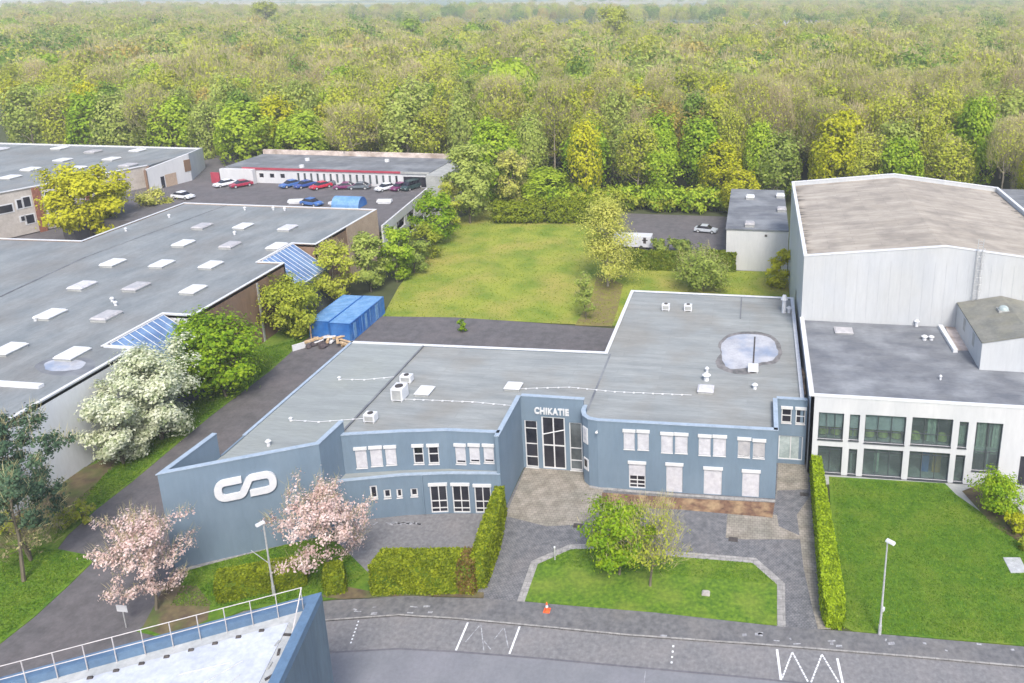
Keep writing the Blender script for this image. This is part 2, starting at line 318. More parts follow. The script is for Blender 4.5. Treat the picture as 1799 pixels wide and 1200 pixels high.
def quads_mesh(name, C, U, V, mats, midx=None):
    "many small rhombic leaves: centres C, half axes U, V"
    n = len(C); co = np.empty((n, 4, 3)); co[:, 0] = C-U; co[:, 1] = C-V*.8+U*.1; co[:, 2] = C+U; co[:, 3] = C+V
    me = bpy.data.meshes.new(name); me.vertices.add(n*4); me.vertices.foreach_set('co', co.ravel())
    me.loops.add(n*4); me.loops.foreach_set('vertex_index', np.arange(n*4, dtype=np.int32))
    me.polygons.add(n); me.polygons.foreach_set('loop_start', np.arange(0, n*4, 4, dtype=np.int32)); me.polygons.foreach_set('loop_total', np.full(n, 4, dtype=np.int32))
    for m in mats: me.materials.append(m)
    if midx is not None: me.polygons.foreach_set('material_index', midx.astype(np.int32))
    me.update(calc_edges=True); return me
def unit(n): v = rng.normal(size=(n, 3)); return v/np.linalg.norm(v, axis=1)[:, None]

def lumpy(n, r, h, base, seed):
    "points on the lumpy outside of a domed crown"
    q = np.random.default_rng(seed); k = 26; L = q.normal(size=(k, 3)); L[:, 2] = np.abs(L[:, 2])*.9-.25; L /= np.linalg.norm(L, axis=1)[:, None]
    d = L[q.integers(0, k, n)]*1.0+q.normal(size=(n, 3))*.23; d /= np.linalg.norm(d, axis=1)[:, None]
    bump = 1+.16*(2*(d@L.T).max(axis=1)-1.7); bump = np.clip(bump, .6, 1.15)*q.uniform(.88, 1.03, n)
    hz = h*(1-base)/2; return np.stack([d[:, 0]*r*bump, d[:, 1]*r*bump, h*base+hz*.85+d[:, 2]*hz*1.1*bump], axis=1)
def tree_meshes(seed, h, r, base, leaf, bark, n=2600, ls=.32, twig=0.0, shape=1.0, limbs=11, lean=0, spread=.13, twigmat='twig', tr=None, subs=4, tn=1.0, up=1.0, multi=1, shell=0.0):
    """trunk mesh + crown mesh. h height, r crown radius, base crown start (0..1), shape >1 conical
    twig: share of the crown made of bare twigs instead of leaves"""
    R = random.Random(seed); mb = MB(); cl = []; tw = []
    tr = tr or h*.016
    stems = []
    for k in range(multi):
        ang0 = R.uniform(0, 6.28); sp = 0 if multi == 1 else r*.35
        p = Vector((0, 0, -.1)); pts = [p.copy()]; seg = 6
        for i in range(seg):
            q = Vector((R.uniform(-.03, .03)*h*.5+lean*h*.03+math.cos(ang0)*sp/seg, R.uniform(-.03, .03)*h*.5+math.sin(ang0)*sp/seg, h*.88/seg)); p = p+q; pts.append(p.copy())
        for i in range(seg): mb.tube(pts[i], pts[i+1], tr*(1-i/(seg+.6)), tr*(1-(i+1)/(seg+.6)), 6)
        stems.append(pts)
    nl = max(4, int(limbs))
    for k in range(nl*multi):
        pts = stems[k % multi]; f = base + (0.97-base)*((k//multi)+.5)/nl; f = min(.98, f+R.uniform(-.04, .04))
        t = f/.88*6 if f < .88 else 5.99; i = min(5, int(t)); p0 = pts[i].lerp(pts[i+1], t-i)
        e = (f-base)/(1-base)                      # envelope
        rad = r*(math.sin(math.pi*min(1, .18+.80*e))**.75 if shape <= 1 else (1.02-e)**.8)
        a = k*2.4+R.uniform(-.5, .5); rise = R.uniform(.25, .7)*rad*up
        p1 = p0+Vector((math.cos(a)*rad*R.uniform(.75, 1.05), math.sin(a)*rad*R.uniform(.75, 1.05), rise))
        if p1.z > h*.94: p1.z = h*.94-R.uniform(0, .06)*h
        mid = p0.lerp(p1, .5)+Vector((R.uniform(-.1, .1)*r, R.uniform(-.1, .1)*r, -.05*rad))
        mb.tube(p0, mid, tr*.42*(1-.5*f), tr*.28*(1-.5*f), 4); mb.tube(mid, p1, tr*.28*(1-.5*f), tr*.08, 4)
        cl += [p1, mid.lerp(p1, .6), mid]
        for j in range(subs):
            s = mid.lerp(p1, R.uniform(.0, .9)); d = Vector((R.gauss(0, 1), R.gauss(0, 1), R.uniform(.1, 1))).normalized()*R.uniform(.25, .5)*r
            mb.tube(s, s+d, tr*.12, tr*.04, 3); cl.append(s+d); tw.append((s, s+d))
    cl.append(Vector((pts[-1].x, pts[-1].y, h*.97)))
    Cc = np.array([list(c) for c in cl]); n = int(n); nt = int(n*twig*tn); nf = int(n*(1-twig)); parts = []; U = []; V = []; C = []; mi = []
    if nf:
        sg = r*spread; pick = rng.integers(0, len(Cc), nf); ce = Cc[pick]+rng.normal(size=(nf, 3))*sg*np.array([1, 1, .75*up])
        if shell:
            ns = int(nf*shell); ce[:ns] = lumpy(ns, r, h, base, seed)
        nn = (ce-np.array([0, 0, h*(base*.7+.25)]))/np.array([r, r, h*.45]); nn /= np.linalg.norm(nn, axis=1)[:, None]+1e-6; nn = nn+(ce-Cc[pick])/(r*spread*2)*.6+unit(nf)*.65+np.array([0, 0, .25]); nn /= np.linalg.norm(nn, axis=1)[:, None]
        u = np.cross(nn, unit(nf)); u /= np.linalg.norm(u, axis=1)[:, None]; v = np.cross(nn, u)
        s = ls*rng.uniform(.55, 1.3, nf)[:, None]; C.append(ce); U.append(u*s); V.append(v*s*.75); mi.append(np.zeros(nf))
    if nt:
        pick = rng.integers(0, len(Cc), nt); o = Cc[pick]+rng.normal(size=(nt, 3))*r*spread*.9
        if shell: ns = int(nt*shell); o[:ns] = lumpy(ns, r*.93, h, base, seed)
        ax = np.array([0, 0, h*base]); d = o-ax; d /= np.linalg.norm(d, axis=1)[:, None]; d = d*.8+unit(nt)*.55+np.array([0, 0, .45]); d /= np.linalg.norm(d, axis=1)[:, None]
        L = rng.uniform(.4, 1.15, nt)[:, None]*r*.17; v = np.cross(d, unit(nt)); v /= np.linalg.norm(v, axis=1)[:, None]
        C.append(o+d*L*.5); U.append(d*L); V.append(v*ls*.13); mi.append(np.ones(nt))
    C = np.concatenate(C); C[:, 2] = np.maximum(C[:, 2], .15)
    crown = quads_mesh('crown', C, np.concatenate(U), np.concatenate(V), [LEAF[leaf], LEAF[twigmat]], np.concatenate(mi))
    me = bpy.data.meshes.new('trunk'); me.from_pydata(mb.v, [], mb.f); me.materials.append(M[bark]); me.update()
    return me, crown, h
def put_tree(name, meshes, x, y, label, cat='tree', group=None, hs=1.0, rs=1.0, rz=None, z=0):
    e = empty(name, (x, y, z), random.uniform(0, 6.28) if rz is None else rz); e.scale = (rs, rs, hs)
    link(bpy.data.objects.new('trunk', meshes[0]), e); link(bpy.data.objects.new('crown', meshes[1]), e)
    return tag(e, label, cat, group)
def tree_px(name, foot, topy, halfw, label, cat='tree', group=None, seed=1, z=0, **k):
    "tree whose foot is seen at base, top at topy, crown half width in px"
    x, y = G(*foot, z); h = ztop(foot, topy); dist = math.hypot(y, CH-3); r = halfw/F*dist*.84
    k.setdefault('base', .25); k.setdefault('leaf', 'fresh'); k.setdefault('bark', 'bark')
    ms = tree_meshes(seed, h, r, k.pop('base'), k.pop('leaf'), k.pop('bark'), **k)
    return put_tree(name, ms, x, y, label, cat, group, rz=0)
def hedge(name, poly, z1, leafk, label, group=None, n=6000, ls=.13, z0=0, brown=None, cat='hedge'):
    "clipped hedge: dark core prism, skin of small leaves over it"
    e = empty(name, (poly[0][0], poly[0][1], 0)); 
    ar = sum(poly[i][0]*poly[(i+1) % len(poly)][1]-poly[(i+1) % len(poly)][0]*poly[i][1] for i in range(len(poly)))
    if ar < 0: poly = poly[::-1]
    ox, oy = poly[0] if True else 0; ox, oy = e.location.x, e.location.y
    cx = sum(p[0] for p in poly)/len(poly); cy = sum(p[1] for p in poly)/len(poly)
    mb = MB(); 
    pl = [(p[0]-ox, p[1]-oy) for p in poly]
    inn = []
    for i in range(len(pl)):
        a, b, c = Vector(pl[i-1]), Vector(pl[i]), Vector(pl[(i+1) % len(pl)])
        d1 = (b-a).normalized(); d2 = (c-b).normalized(); m = Vector((-d1.y-d2.y, d1.x+d2.x)); m.normalize(); inn.append((b.x+m.x*.12, b.y+m.y*.12))
    mb.prism(inn, 0, z1-.12)
    mb.build('stems', LEAF['dark'], e)
    segs = []; per = 0
    for i in range(len(pl)):
        a, b = Vector(pl[i]), Vector(pl[(i+1) % len(pl)]); segs.append((a, b, (b-a).length)); per += (b-a).length
    # triangulate top for sampling
    from mathutils.geometry import tessellate_polygon
    tris = tessellate_polygon([[Vector((p[0], p[1], 0)) for p in pl]]); tr = [[Vector(pl[i]) for i in t] for t in tris]
    ta = [abs((t[1]-t[0]).cross(t[2]-t[0]))/2 for t in tr]; At = sum(ta); As = per*z1
    C = []; N = []
    R = random.Random(len(poly)*7+int(z1*10)+n)
    for k in range(n):
        if R.random() < At/(At+As):
            t = R.choices(tr, ta)[0]; u, v = sorted((R.random(), R.random())); p = t[0]*u+t[1]*(v-u)+t[2]*(1-v)
            C.append((p.x, p.y, z1+R.gauss(-.03, .05))); N.append((0, 0, 1))
        else:
            a, b, L = R.choices(segs, [s[2] for s in segs])[0]; p = a.lerp(b, R.random()); d = (b-a)/L; nn = Vector((d.y, -d.x)); z = R.random()*z1
            q = p+nn*(R.gauss(-.03, .06)+.07*math.sin(p.x*1.7+z*2)-max(0, z-z1+.15)*.5); C.append((q.x, q.y, z)); N.append((nn.x, nn.y, 0))
    C = np.array(C); N = np.array(N); n_ = len(C); nn = N+unit(n_)*.75; nn /= np.linalg.norm(nn, axis=1)[:, None]
    u = np.cross(nn, unit(n_)); u /= np.linalg.norm(u, axis=1)[:, None]; v = np.cross(nn, u); s = ls*rng.uniform(.6, 1.3, n_)[:, None]
    mi = np.zeros(n_); mats = [LEAF[leafk]]
    if brown:
        mats.append(LEAF[brown[0]]); wx = C[:, 0]+ox; mi = ((wx > brown[1]) & (wx < brown[2]) & (rng.random(n_) < .8)).astype(float)
    link(bpy.data.objects.new('foliage', quads_mesh('foliage', C, u*s, v*s, mats, mi)), e)
    return tag(e, label, cat, group)
def sheet(name, pts, z, m, kind='structure', th=0):
    mb = MB()
    if th: mb.prism(pts, z-th, z)
    else: mb.face([(x, y, z) for x, y in pts])
    o = mb.build(name, m)
    if kind: o['kind'] = kind
    return o

# ================================================================= GROUND
g = sheet('ground', [(-9000, -200), (9000, -200), (9000, 16000), (-9000, 16000)], -.05, None)
def farland():
    m = bpy.data.materials.new('far_land'); m.use_nodes = True; n, l = m.node_tree.nodes, m.node_tree.links; b = n['Principled BSDF']; b.inputs['Roughness'].default_value = .95
    tc = n.new('ShaderNodeTexCoord'); mp = n.new('ShaderNodeMapping'); mp.inputs['Scale'].default_value = (.0016, .0011, 1); l.new(tc.outputs['Object'], mp.inputs[0])
    v = n.new('ShaderNodeTexVoronoi'); v.inputs['Scale'].default_value = 1.6; l.new(mp.outputs[0], v.inputs['Vector'])
    r = n.new('ShaderNodeValToRGB'); r.color_ramp.interpolation = 'CONSTANT'; e = r.color_ramp.elements
    e[0].color = (.30, .29, .10, 1); e[1].position = .3; e[1].color = (.10, .17, .05, 1)
    for p_, c in ((.45, (.36, .32, .20)), (.6, (.38, .36, .10)), (.8, (.12, .16, .07))): q = e.new(p_); q.color = (*c, 1)
    sp = n.new('ShaderNodeSeparateColor'); l.new(v.outputs['Color'], sp.inputs[0]); l.new(sp.outputs[0], r.inputs[0])
    # woodland floor near, fields beyond
    sx = n.new('ShaderNodeSeparateXYZ'); l.new(tc.outputs['Object'], sx.inputs[0]); mr = n.new('ShaderNodeMapRange'); mr.inputs[1].default_value = 560; mr.inputs[2].default_value = 640; l.new(sx.outputs[1], mr.inputs[0])
    t = n.new('ShaderNodeTexNoise'); t.inputs['Scale'].default_value = .25; t.inputs['Detail'].default_value = 8; l.new(tc.outputs['Object'], t.inputs['Vector'])
    r2 = n.new('ShaderNodeValToRGB'); r2.color_ramp.elements[0].color = (.030, .042, .012, 1); r2.color_ramp.elements[1].color = (.085, .10, .035, 1); l.new(t.outputs[0], r2.inputs[0])
    mx = n.new('ShaderNodeMix'); mx.data_type = 'RGBA'; l.new(mr.outputs[0], mx.inputs[0]); l.new(r2.outputs[0], mx.inputs[6]); l.new(r.outputs[0], mx.inputs[7]); l.new(mx.outputs[2], b.inputs['Base Color']); return m
g.data.materials.clear(); g.data.materials.append(farland())
# a low hill far behind the fields
hb = MB(); rows = []
for j in range(9):
    rows.append([hb.pt(-8000+i*500, 3600+j*500, -2+(60*math.sin(math.pi/2*min(1, j/5)))*(.75+.25*math.sin(i*.55)+.12*math.sin(i*1.3+1))*(1 if i < 20 else max(.3, 1-(i-20)*.1))) for i in range(33)])
for j in range(8):
    for i in range(32): hb.f.append((rows[j][i], rows[j][i+1], rows[j+1][i+1], rows[j+1][i]))
hill = hb.build('hill', mat('hill_land', (.09, .13, .06), (.16, .19, .08), .004, .95, 0, 6, c3=(.30, .28, .12), sc3=.002, amt3=.7), smooth=True); hill['kind'] = 'structure'

ZA, ZB, ZC, ZD = .004, .012, .02, .028
# carriageway, parking lane, pavement
kerb_px = [(300, 1180), (480, 1105), (575, 1092), (700, 1083), (800, 1089), (950, 1103), (1100, 1118), (1365, 1137), (1600, 1156), (1799, 1174), (2000, 1192)]
lane_px = [(380, 1235), (470, 1180), (590, 1146), (700, 1140), (800, 1145), (950, 1157), (1100, 1171), (1300, 1189), (1500, 1210), (2000, 1262)]
pav_px = [(230, 1165), (300, 1128), (430, 1075), (590, 1056), (720, 1050), (850, 1053), (930, 1060), (1150, 1078), (1365, 1102), (1500, 1112), (1799, 1138), (2000, 1153)]
kerb_w, lane_w, pav_w = Gs(kerb_px), Gs(lane_px), Gs(pav_px)
sheet('road', [(-60, 20), (40, 20), (40, 45)] + lane_w[::-1] + [(-60, 36)], ZA, M['road'])
sheet('parking_lane', lane_w + kerb_w[::-1], ZB, M['lane'])
sheet('pavement', kerb_w + pav_w[::-1], .10, M['pavement'], th=.12)
kb = MB(); kb.strip(kerb_w, .12, 0, .115); kb.build('kerb', M['kerb'])['kind'] = 'structure'
# drive along the west side, rear yard, front yard
sheet('driveway', [(-70, 20), (-44, 20)] + [G(230, 1165), G(300, 1128), (-44.2, 47), (-44.2, 78), (-15, 78), (-15, 96.5), (-52, 98.2), (-60, 98.2), G(532, 600), G(477, 650), G(368, 733), G(300, 790), G(232, 847), G(130, 925), G(100, 965), (-58.5, 47.9), (-70, 46)], ZB, M['drive'])
sheet('forecourt', [G(592, 1052), (-34.6, 53.4), (-34.6, 55.0), (-30.2, 56.2), (-21, 57.5), (-21, 47.5)], ZC, M['lane'])
sheet('cobbled_drive', Gs([(850, 1052), (830, 1040), (885, 900), (925, 815), (1030, 815), (1062, 858), (1362, 870), (1365, 808), (1425, 808), (1425, 1000), (1440, 1106), (1365, 1101), (930, 1059)]), ZC, M['cobble'])
sheet('paved_entrance', Gs([(888, 907), (925, 818), (1050, 830), (1060, 862), (1058, 890), (1020, 922), (960, 925)]), ZD, M['paver'])
sheet('paved_patch', Gs([(1278, 902), (1365, 905), (1368, 925), (1420, 948), (1300, 948), (1275, 945)]), ZD, M['paver'])
sheet('paved_side', Gs([(1363, 878), (1368, 808), (1420, 808), (1420, 860), (1365, 862)]), ZD+.004, M['paver'])
sheet('paved_strip', Gs([(1400, 905), (1424, 870), (1436, 1000), (1460, 1106), (1437, 1106), (1425, 1060), (1412, 1000)]), ZD+.008, M['paver'])
sheet('dark_paving', Gs([(1100, 922), (1275, 945), (1280, 978), (1090, 965)]), ZD, M['cobble'])
# lawns with paved edging
def lawn(name, px, m, edge=None, z=.06):
    w_ = Gs(px); sheet(name, w_, z, M[m], th=.10)
    if edge: k = MB(); k.strip(w_[edge[0]:edge[1]], .55, -.02, .045, off=-.56 if edge[2] else .01); k.build('lawn_edging', M['kerb'])['kind'] = 'structure'
lawn('island_lawn', [(1365, 1100), (1365, 1028), (1322, 990), (1250, 984), (1150, 976), (1050, 965), (1003, 966), (945, 992), (922, 1057)], 'grass', None)
isl = Gs([(1365, 1102), (1365, 1028), (1322, 990), (1250, 984), (1150, 976), (1050, 965), (1003, 966), (945, 992), (922, 1059)])
k = MB(); k.strip(isl, .6, -.02, .04, off=-.62); k.build('lawn_edging', M['kerb'])['kind'] = 'structure'
lawn('right_lawn', [(2000, 1151), (1799, 1135), (1500, 1110), (1470, 1095), (1456, 838), (1660, 850), (1680, 870), (1730, 905), (1799, 955), (2000, 1080)], 'grass_r')
sheet('white_building_path', [(7.2, 64.9), (7.2, 66.4), (40, 66.4), (40, 50)] + Gs([(1799, 955), (1730, 905), (1680, 870), (1660, 850)]), .05, M['conc'], th=.09)
sheet('shrub_bed', Gs([(1690, 864), (1745, 925), (1799, 958), (1840, 950), (1799, 905), (1775, 880), (1725, 850)]), .075, M['soil'])
lawn('west_lawn', [(0, 1132), (60, 1085), (120, 1030), (163, 988), (150, 975), (100, 965), (0, 965), (-400, 965), (-300, 1150)], 'grass_r')
sheet('west_bank', [(-63.5, 49), (-63.5, 98)] + Gs([(546, 590), (532, 600), (477, 650), (368, 733), (300, 790), (232, 847), (170, 895), (120, 940), (100, 966)]) + [(-80, 48.5)], .05, M['grass'], th=.09)
sheet('bare_soil', Gs([(0, 960), (-60, 880), (60, 850), (170, 815), (250, 760), (262, 775), (180, 838), (150, 880), (90, 925)]), .07, M['soil'])
lawn('corner_lawn', [(240, 1110), (300, 1068), (333, 1000), (505, 953), (560, 940), (600, 960), (650, 1010), (655, 1045), (590, 1052), (430, 1072), (300, 1124)], 'grass_r')
sheet('corner_soil', Gs([(250, 1105), (290, 1030), (345, 1030), (370, 1060), (365, 1090), (300, 1122)]), .075, M['soil'])
sheet('hedge_soil', Gs([(560, 1050), (600, 1030), (650, 1040), (850, 1042), (850, 1052), (720, 1048), (600, 1054)]), .08, M['soil'])
k = MB(); k.strip(Gs([(327, 1004), (400, 984), (506, 957), (565, 942)]), .35, 0, .10); k.build('wall_footing', M['kerb'])['kind'] = 'structure'
sheet('gravel_bed', Gs([(1058, 866), (1200, 876), (1361, 884), (1357, 910), (1200, 896), (1057, 888)]), .05, M['bed'], th=.08)
k = MB(); k.strip(Gs([(1035, 857), (1060, 861), (1200, 873), (1362, 883)]), .3, 0, .085); k.build('wall_footing', M['kerb'])['kind'] = 'structure'
# meadow and rear yards
meadow = Gs([(672, 556), (700, 505), (760, 425), (800, 385), (850, 368)]) + Gs([(1040, 393), (1100, 470), (1210, 476), (1290, 476), (1388, 478), (1395, 540)]) + [(5.8, 96), (-15.5, 96), G(1075, 572), G(960, 568), G(800, 558)]
sheet('meadow', meadow, .03, M['meadow'])
sheet('rear_car_park', [(-28, 152.5), (-4.2, 152.5), (-4.2, 122), (-20, 119.5), (-30, 136)], .02, M['drive'])
sheet('bare_soil', Gs([(1010, 572), (1075, 574), (1085, 545), (1095, 500), (1050, 480), (1040, 520)]), .04, mat('dry_ground', (.17, .13, .06), (.20, .19, .04), 1.0, .95, .2, 8))
# rear deck: raised car park
DZ = 5.0

# ================================================================= WINDOWS
def rwin(W, parent, s0, s1, z0, z1, kind='open', frame='frame', glass='glass', mull=1, rows=(.5,), dep=.14, box=True, fr=.09, name='window', o=0.0, closed=1.0, shut='shutter', bo=.08):
    "window in a hole of wall frame W: frame mesh with pane, sill, shutter and shutter box below it"
    f = W.new(); a = -dep+o
    f.b(s0, s0+fr, z0, z1, a, a+.07); f.b(s1-fr, s1, z0, z1, a, a+.07); f.b(s0+fr, s1-fr, z0, z0+fr, a, a+.07); f.b(s0+fr, s1-fr, z1-fr, z1, a, a+.07)
    for i in range(mull): c = s0+(s1-s0)*(i+1)/(mull+1); f.b(c-fr*.45, c+fr*.45, z0+fr, z1-fr, a, a+.065)
    for q in rows: c = z0+(z1-z0)*q; f.b(s0+fr, s1-fr, c-fr*.45, c+fr*.45, a, a+.06)
    fo = f.build(name, M[frame], parent)
    p = W.new(); p.b(s0+.02, s1-.02, z0+.02, z1-.02, a-.03, a+.01); p.build('pane', M[glass], fo)
    sl = W.new(); sl.b(s0-.02, s1+.02, z0-.07, z0, -.1, .09); 
    if name == 'window': sl.build('sill', M[frame], fo)
    if kind == 'shutter':
        s = W.new(); zb = z1-(z1-z0)*closed; z = zb; k = .14
        while z < z1-.02:
            s.b(s0+.03, s1-.03, z, min(z+k-.025, z1), a+.075, a+.10); s.b(s0+.03, s1-.03, z+k-.025, min(z+k, z1), a+.07, a+.085); z += k
        s.build('shutter', M[shut], fo)
    if box: bx = W.new(); bx.b(s0-bo, s1+bo, z1-.02, z1+.26, -.05, .12); bx.build('shutter_box', M[frame], fo)
    return fo
def pxr(W, x0, y0, x1, y1, lim=None):
    a, b = W.at(x0, (y0+y1)/2), W.at(x1, (y0+y1)/2); m = (x0+x1)/2
    zt = W.at(m, y0)[1]; zb = W.at(m, y1)[1]
    return a[0], b[0], max(.06, zb), zt

# ================================================================= BLUE OFFICE BUILDING
B = empty('office_building', (-20, 62, 0)); tag(B, 'blue rendered flat-roofed office building with white roller shutters and a large white loop logo', 'office building')
B.location = (0, 0, 0)
RZ = 6.4
S0, S1, S2, S3 = (-45.0, 47.35), (-34.9, 52.75), (-34.7, 56.3), (-44.6, 53.2)
UP_ = [(-34.75, 55.75), (-29.9, 56.87), (-26.0, 57.55), (-21.3, 57.75)]
LO_ = [(-34.9, 54.4), (-29.6, 55.98), (-25.8, 56.7), (-21.2, 57.2)]
wallo = []
def wall(mb, m='blue', name='wall'): return mb.build(name, M[m], B)
def cap(path, z, wd=.42, off=-.06, th=.07, m='cap'):
    c = MB(); c.strip(path, wd, z, z+th if not hasattr(z, '__len__') else [q+th for q in z], off=off); c.build('coping', M[m], B)
# sign wall and its wings
mb = MB(); mb.strip([S3, S0, S1, S2], .32, 0, 8.75); wall(mb); cap([S3, S0, S1, S2], 8.75)
# upper storey, windows set by where the photo shows them
def facade(p, q, z0, z1, wins, th=.3):
    W = Wl(p, q); hs = []
    for px4, kw in wins:
        r = pxr(W, *px4); bz = r[3]-(.26 if kw.get('box', True) else 0); hs.append((max(.15, r[0]), min(W.L-.15, r[1]), r[2], bz))
    mb = W.new(); mb.holes(z0, z1, hs, th); wall(mb)
    for h_, (px4, kw) in zip(hs, wins): rwin(W, B, *h_, **kw)
    return W
SH = dict(kind='shutter'); OP = dict(kind='open', mull=0, rows=(.55,))
HF = dict(kind='shutter', closed=.82, mull=0, rows=())
facade(UP_[0], UP_[1], 3.2, 7.7, [((624.5, 785, 644.5, 822), SH), ((650.5, 783, 671.5, 818.5), SH), ((677, 782, 696, 816.5), SH)])
facade(UP_[1], UP_[2], 3.2, 7.7, [((726, 780, 744, 815), OP), ((752, 779.5, 771, 815), OP)])
facade(UP_[2], UP_[3], 3.2, 7.7, [((800, 779, 818, 815), HF), ((824.5, 779, 842.5, 813.5), HF), ((849.5, 779.5, 867.5, 813), HF)])
cap(UP_, 7.7)
SM = dict(kind='shutter', closed=.12, mull=0, rows=(), box=False, fr=.12)
facade(LO_[0], LO_[1], 0, 4.0, [((650, 853, 663, 876), SM), ((674, 860, 687, 875), SM), ((696.5, 859, 709.5, 874), SM)])
DR = dict(kind='open', mull=1, rows=(.16, .42), name='door')
facade(LO_[1], LO_[2], 0, 4.0, [((721, 858, 734, 872), SM), ((756, 848, 786, 901), DR)])
facade(LO_[2], LO_[3], 0, 4.0, [((795, 848, 825, 901.5), DR), ((834, 850, 863, 902), DR)])
mb = MB(); mb.prism([(a, b+.3) for a, b in LO_] + [(a, b) for a, b in UP_[::-1]], 3.6, 3.93); mb.build('ledge', M['roof_a'], B)
cap(LO_, 4.0, .38)
W = Wl(LO_[1], LO_[2]); s = W.at(744, 870)[0]; dp = W.new(); dp.b(s-.06, s+.06, .1, 4.0, .0, .12); dp.build('downpipe', M['blue'], B)
# corner wall, entrance wall
EW = [(-21.2, 57.2), (-21.35, 64.15)]
mb = MB(); mb.strip(EW, .3, 0, 7.7, off=.0); wall(mb); cap(EW, 7.7)
W = Wl((-21.35, 64.15), (-15.3, 64.15)); ent = []
rl = pxr(W, 921, 739, 945, 822); rc = pxr(W, 952.5, 733, 993.5, 824); rr = pxr(W, 1001, 743, 1023, 828)
hs = [(max(.25, rl[0]), rl[1], .1, rl[3]), (rc[0], rc[1], .06, rc[3]), (rr[0], min(W.L-.2, rr[1]), .1, rr[3])]
mb = W.new(); mb.holes(0, 7.7, hs, .3); wall(mb); cap([(-21.3, 64.15), (-15.2, 64.15)], 7.71)
rwin(W, B, *hs[0], mull=0, rows=(.22, .5, .83), box=False); rwin(W, B, *hs[2], mull=0, rows=(.2, .46), box=False, glass='glass2')
dd = rwin(W, B, *hs[1], mull=1, rows=(.45,), box=False, name='door', fr=.13)
# slanting bar across the glazing above the door
zm = hs[1][2]+(hs[1][3]-hs[1][2])*.70; q = W.new(); q.tube((hs[1][0]+.1, .06, zm-.25), (hs[1][1]-.1, .06, zm+.35), .06, n=4); q.build('glazing_bar', M['frame'], dd)
# right block: rounded corner, long front
RB = [(-15.3, 64.4), (-15.28, 63.4), (-15.0, 62.6), (-14.4, 62.05), (-13.5, 61.85), (2.8, 62.2)]
mb = MB(); mb.strip(RB[:5], .3, 0, 7.0); wall(mb)
ROW = []
for a in ((1095.5, 756, 1115, 789), (1120, 757, 1140, 790), (1161.5, 761, 1182, 795), (1186, 762, 1208, 796), (1227.5, 765, 1248.6, 799.5), (1253, 766, 1275.5, 800.5), (1296.5, 770, 1318, 803), (1323, 773, 1344, 805)):
    ROW.append(((a[0], a[1]-2, a[2], a[3]), dict(kind='shutter', closed=1.0 if a[0] < 1290 else .9, shut='shutter' if a[0] < 1290 else 'greyshutter', rows=())))
ROW.append(((1105, 810, 1134, 858), dict(kind='shutter', closed=.5, mull=1, rows=(.16, .32), name='door')))
for a in ((1170.5, 813, 1199, 866.5), (1236.5, 820, 1268, 871.5), (1304, 825, 1334, 876)): ROW.append((a, dict(kind='shutter', closed=1.0, rows=(), name='door')))
facade(RB[4], RB[5], 0, 7.0, ROW); cap(RB, 7.0)
W = Wl(RB[2], RB[3])
for p4, cl in (((1034, 758, 1046, 784), 1.0), ((1037, 816, 1047, 835), .0)):
    s = W.L/2; z0_, z1_ = (4.35, 6.0) if cl else (1.55, 2.75)
    f = W.new(); f.b(s-.36, s+.36, z0_, z1_, .0, .07); fo = f.build('window', M['frame'], B); f = W.new(); f.b(s-.2, s+.2, z0_+.35, z1_-.12, .05, .09); f.build('pane', M['shutter' if cl else 'glass'], fo)
# security lamp on the rounded corner
mb = Wl(RB[4], (2.8, 62.2)); f = mb.new(); f.tube((-.0, -.02, 6.05), (.0, -.35, 6.1), .04); f.ball(0, -.38, 6.05, .13); f.build('wall_lamp', M['frame'], B)
# east return, recess with door
mb = MB(); mb.strip([(2.8, 62.2), (2.8, 67.8)], .3, 0, 7.0); wall(mb); cap([(2.8, 62.2), (2.8, 67.8)], 7.0)
W = Wl((2.8, 67.8), (5.75, 67.8)); hs = []
defs = [((1373, 713.5, 1391, 743), dict(kind='open', mull=0, rows=(.5,))), ((1398, 715, 1415, 745), dict(kind='open', mull=0, rows=(.5,))), ((1367.5, 766, 1410, 808), dict(kind='open', mull=1, rows=(), box=False, glass='glassp', name='door'))]
for p4, kw in defs:
    r = pxr(W, *p4); hs.append((max(.08, r[0]), min(W.L-.08, r[1]), r[2], r[3]-(.26 if kw.get('box', True) else 0)))
mb = W.new(); mb.holes(0, 7.0, hs, .3); wall(mb); cap([(2.8, 67.8), (5.7, 67.8)], 7.01)
for h_, (p4, kw) in zip(hs, defs): rwin(W, B, *h_, **kw)
# plain outer walls at the back and sides
PATH = [(5.4, 67.9), (5.4, 94.6), (-15.6, 94.6), (-15.6, 76.5), (-44.5, 75.7), (-44.5, 53.4)]
mb = MB(); mb.strip(PATH, .28, 0, 6.5); wall(mb)
cap([(5.45, 68.0), (5.45, 94.6), (-15.6, 94.6), (-15.6, 76.5), (-44.5, 75.7)], 6.5, .4, m='trim')
cap([(-44.5, 75.7), (-44.5, 56.5)], 6.5, .3, m='cap')
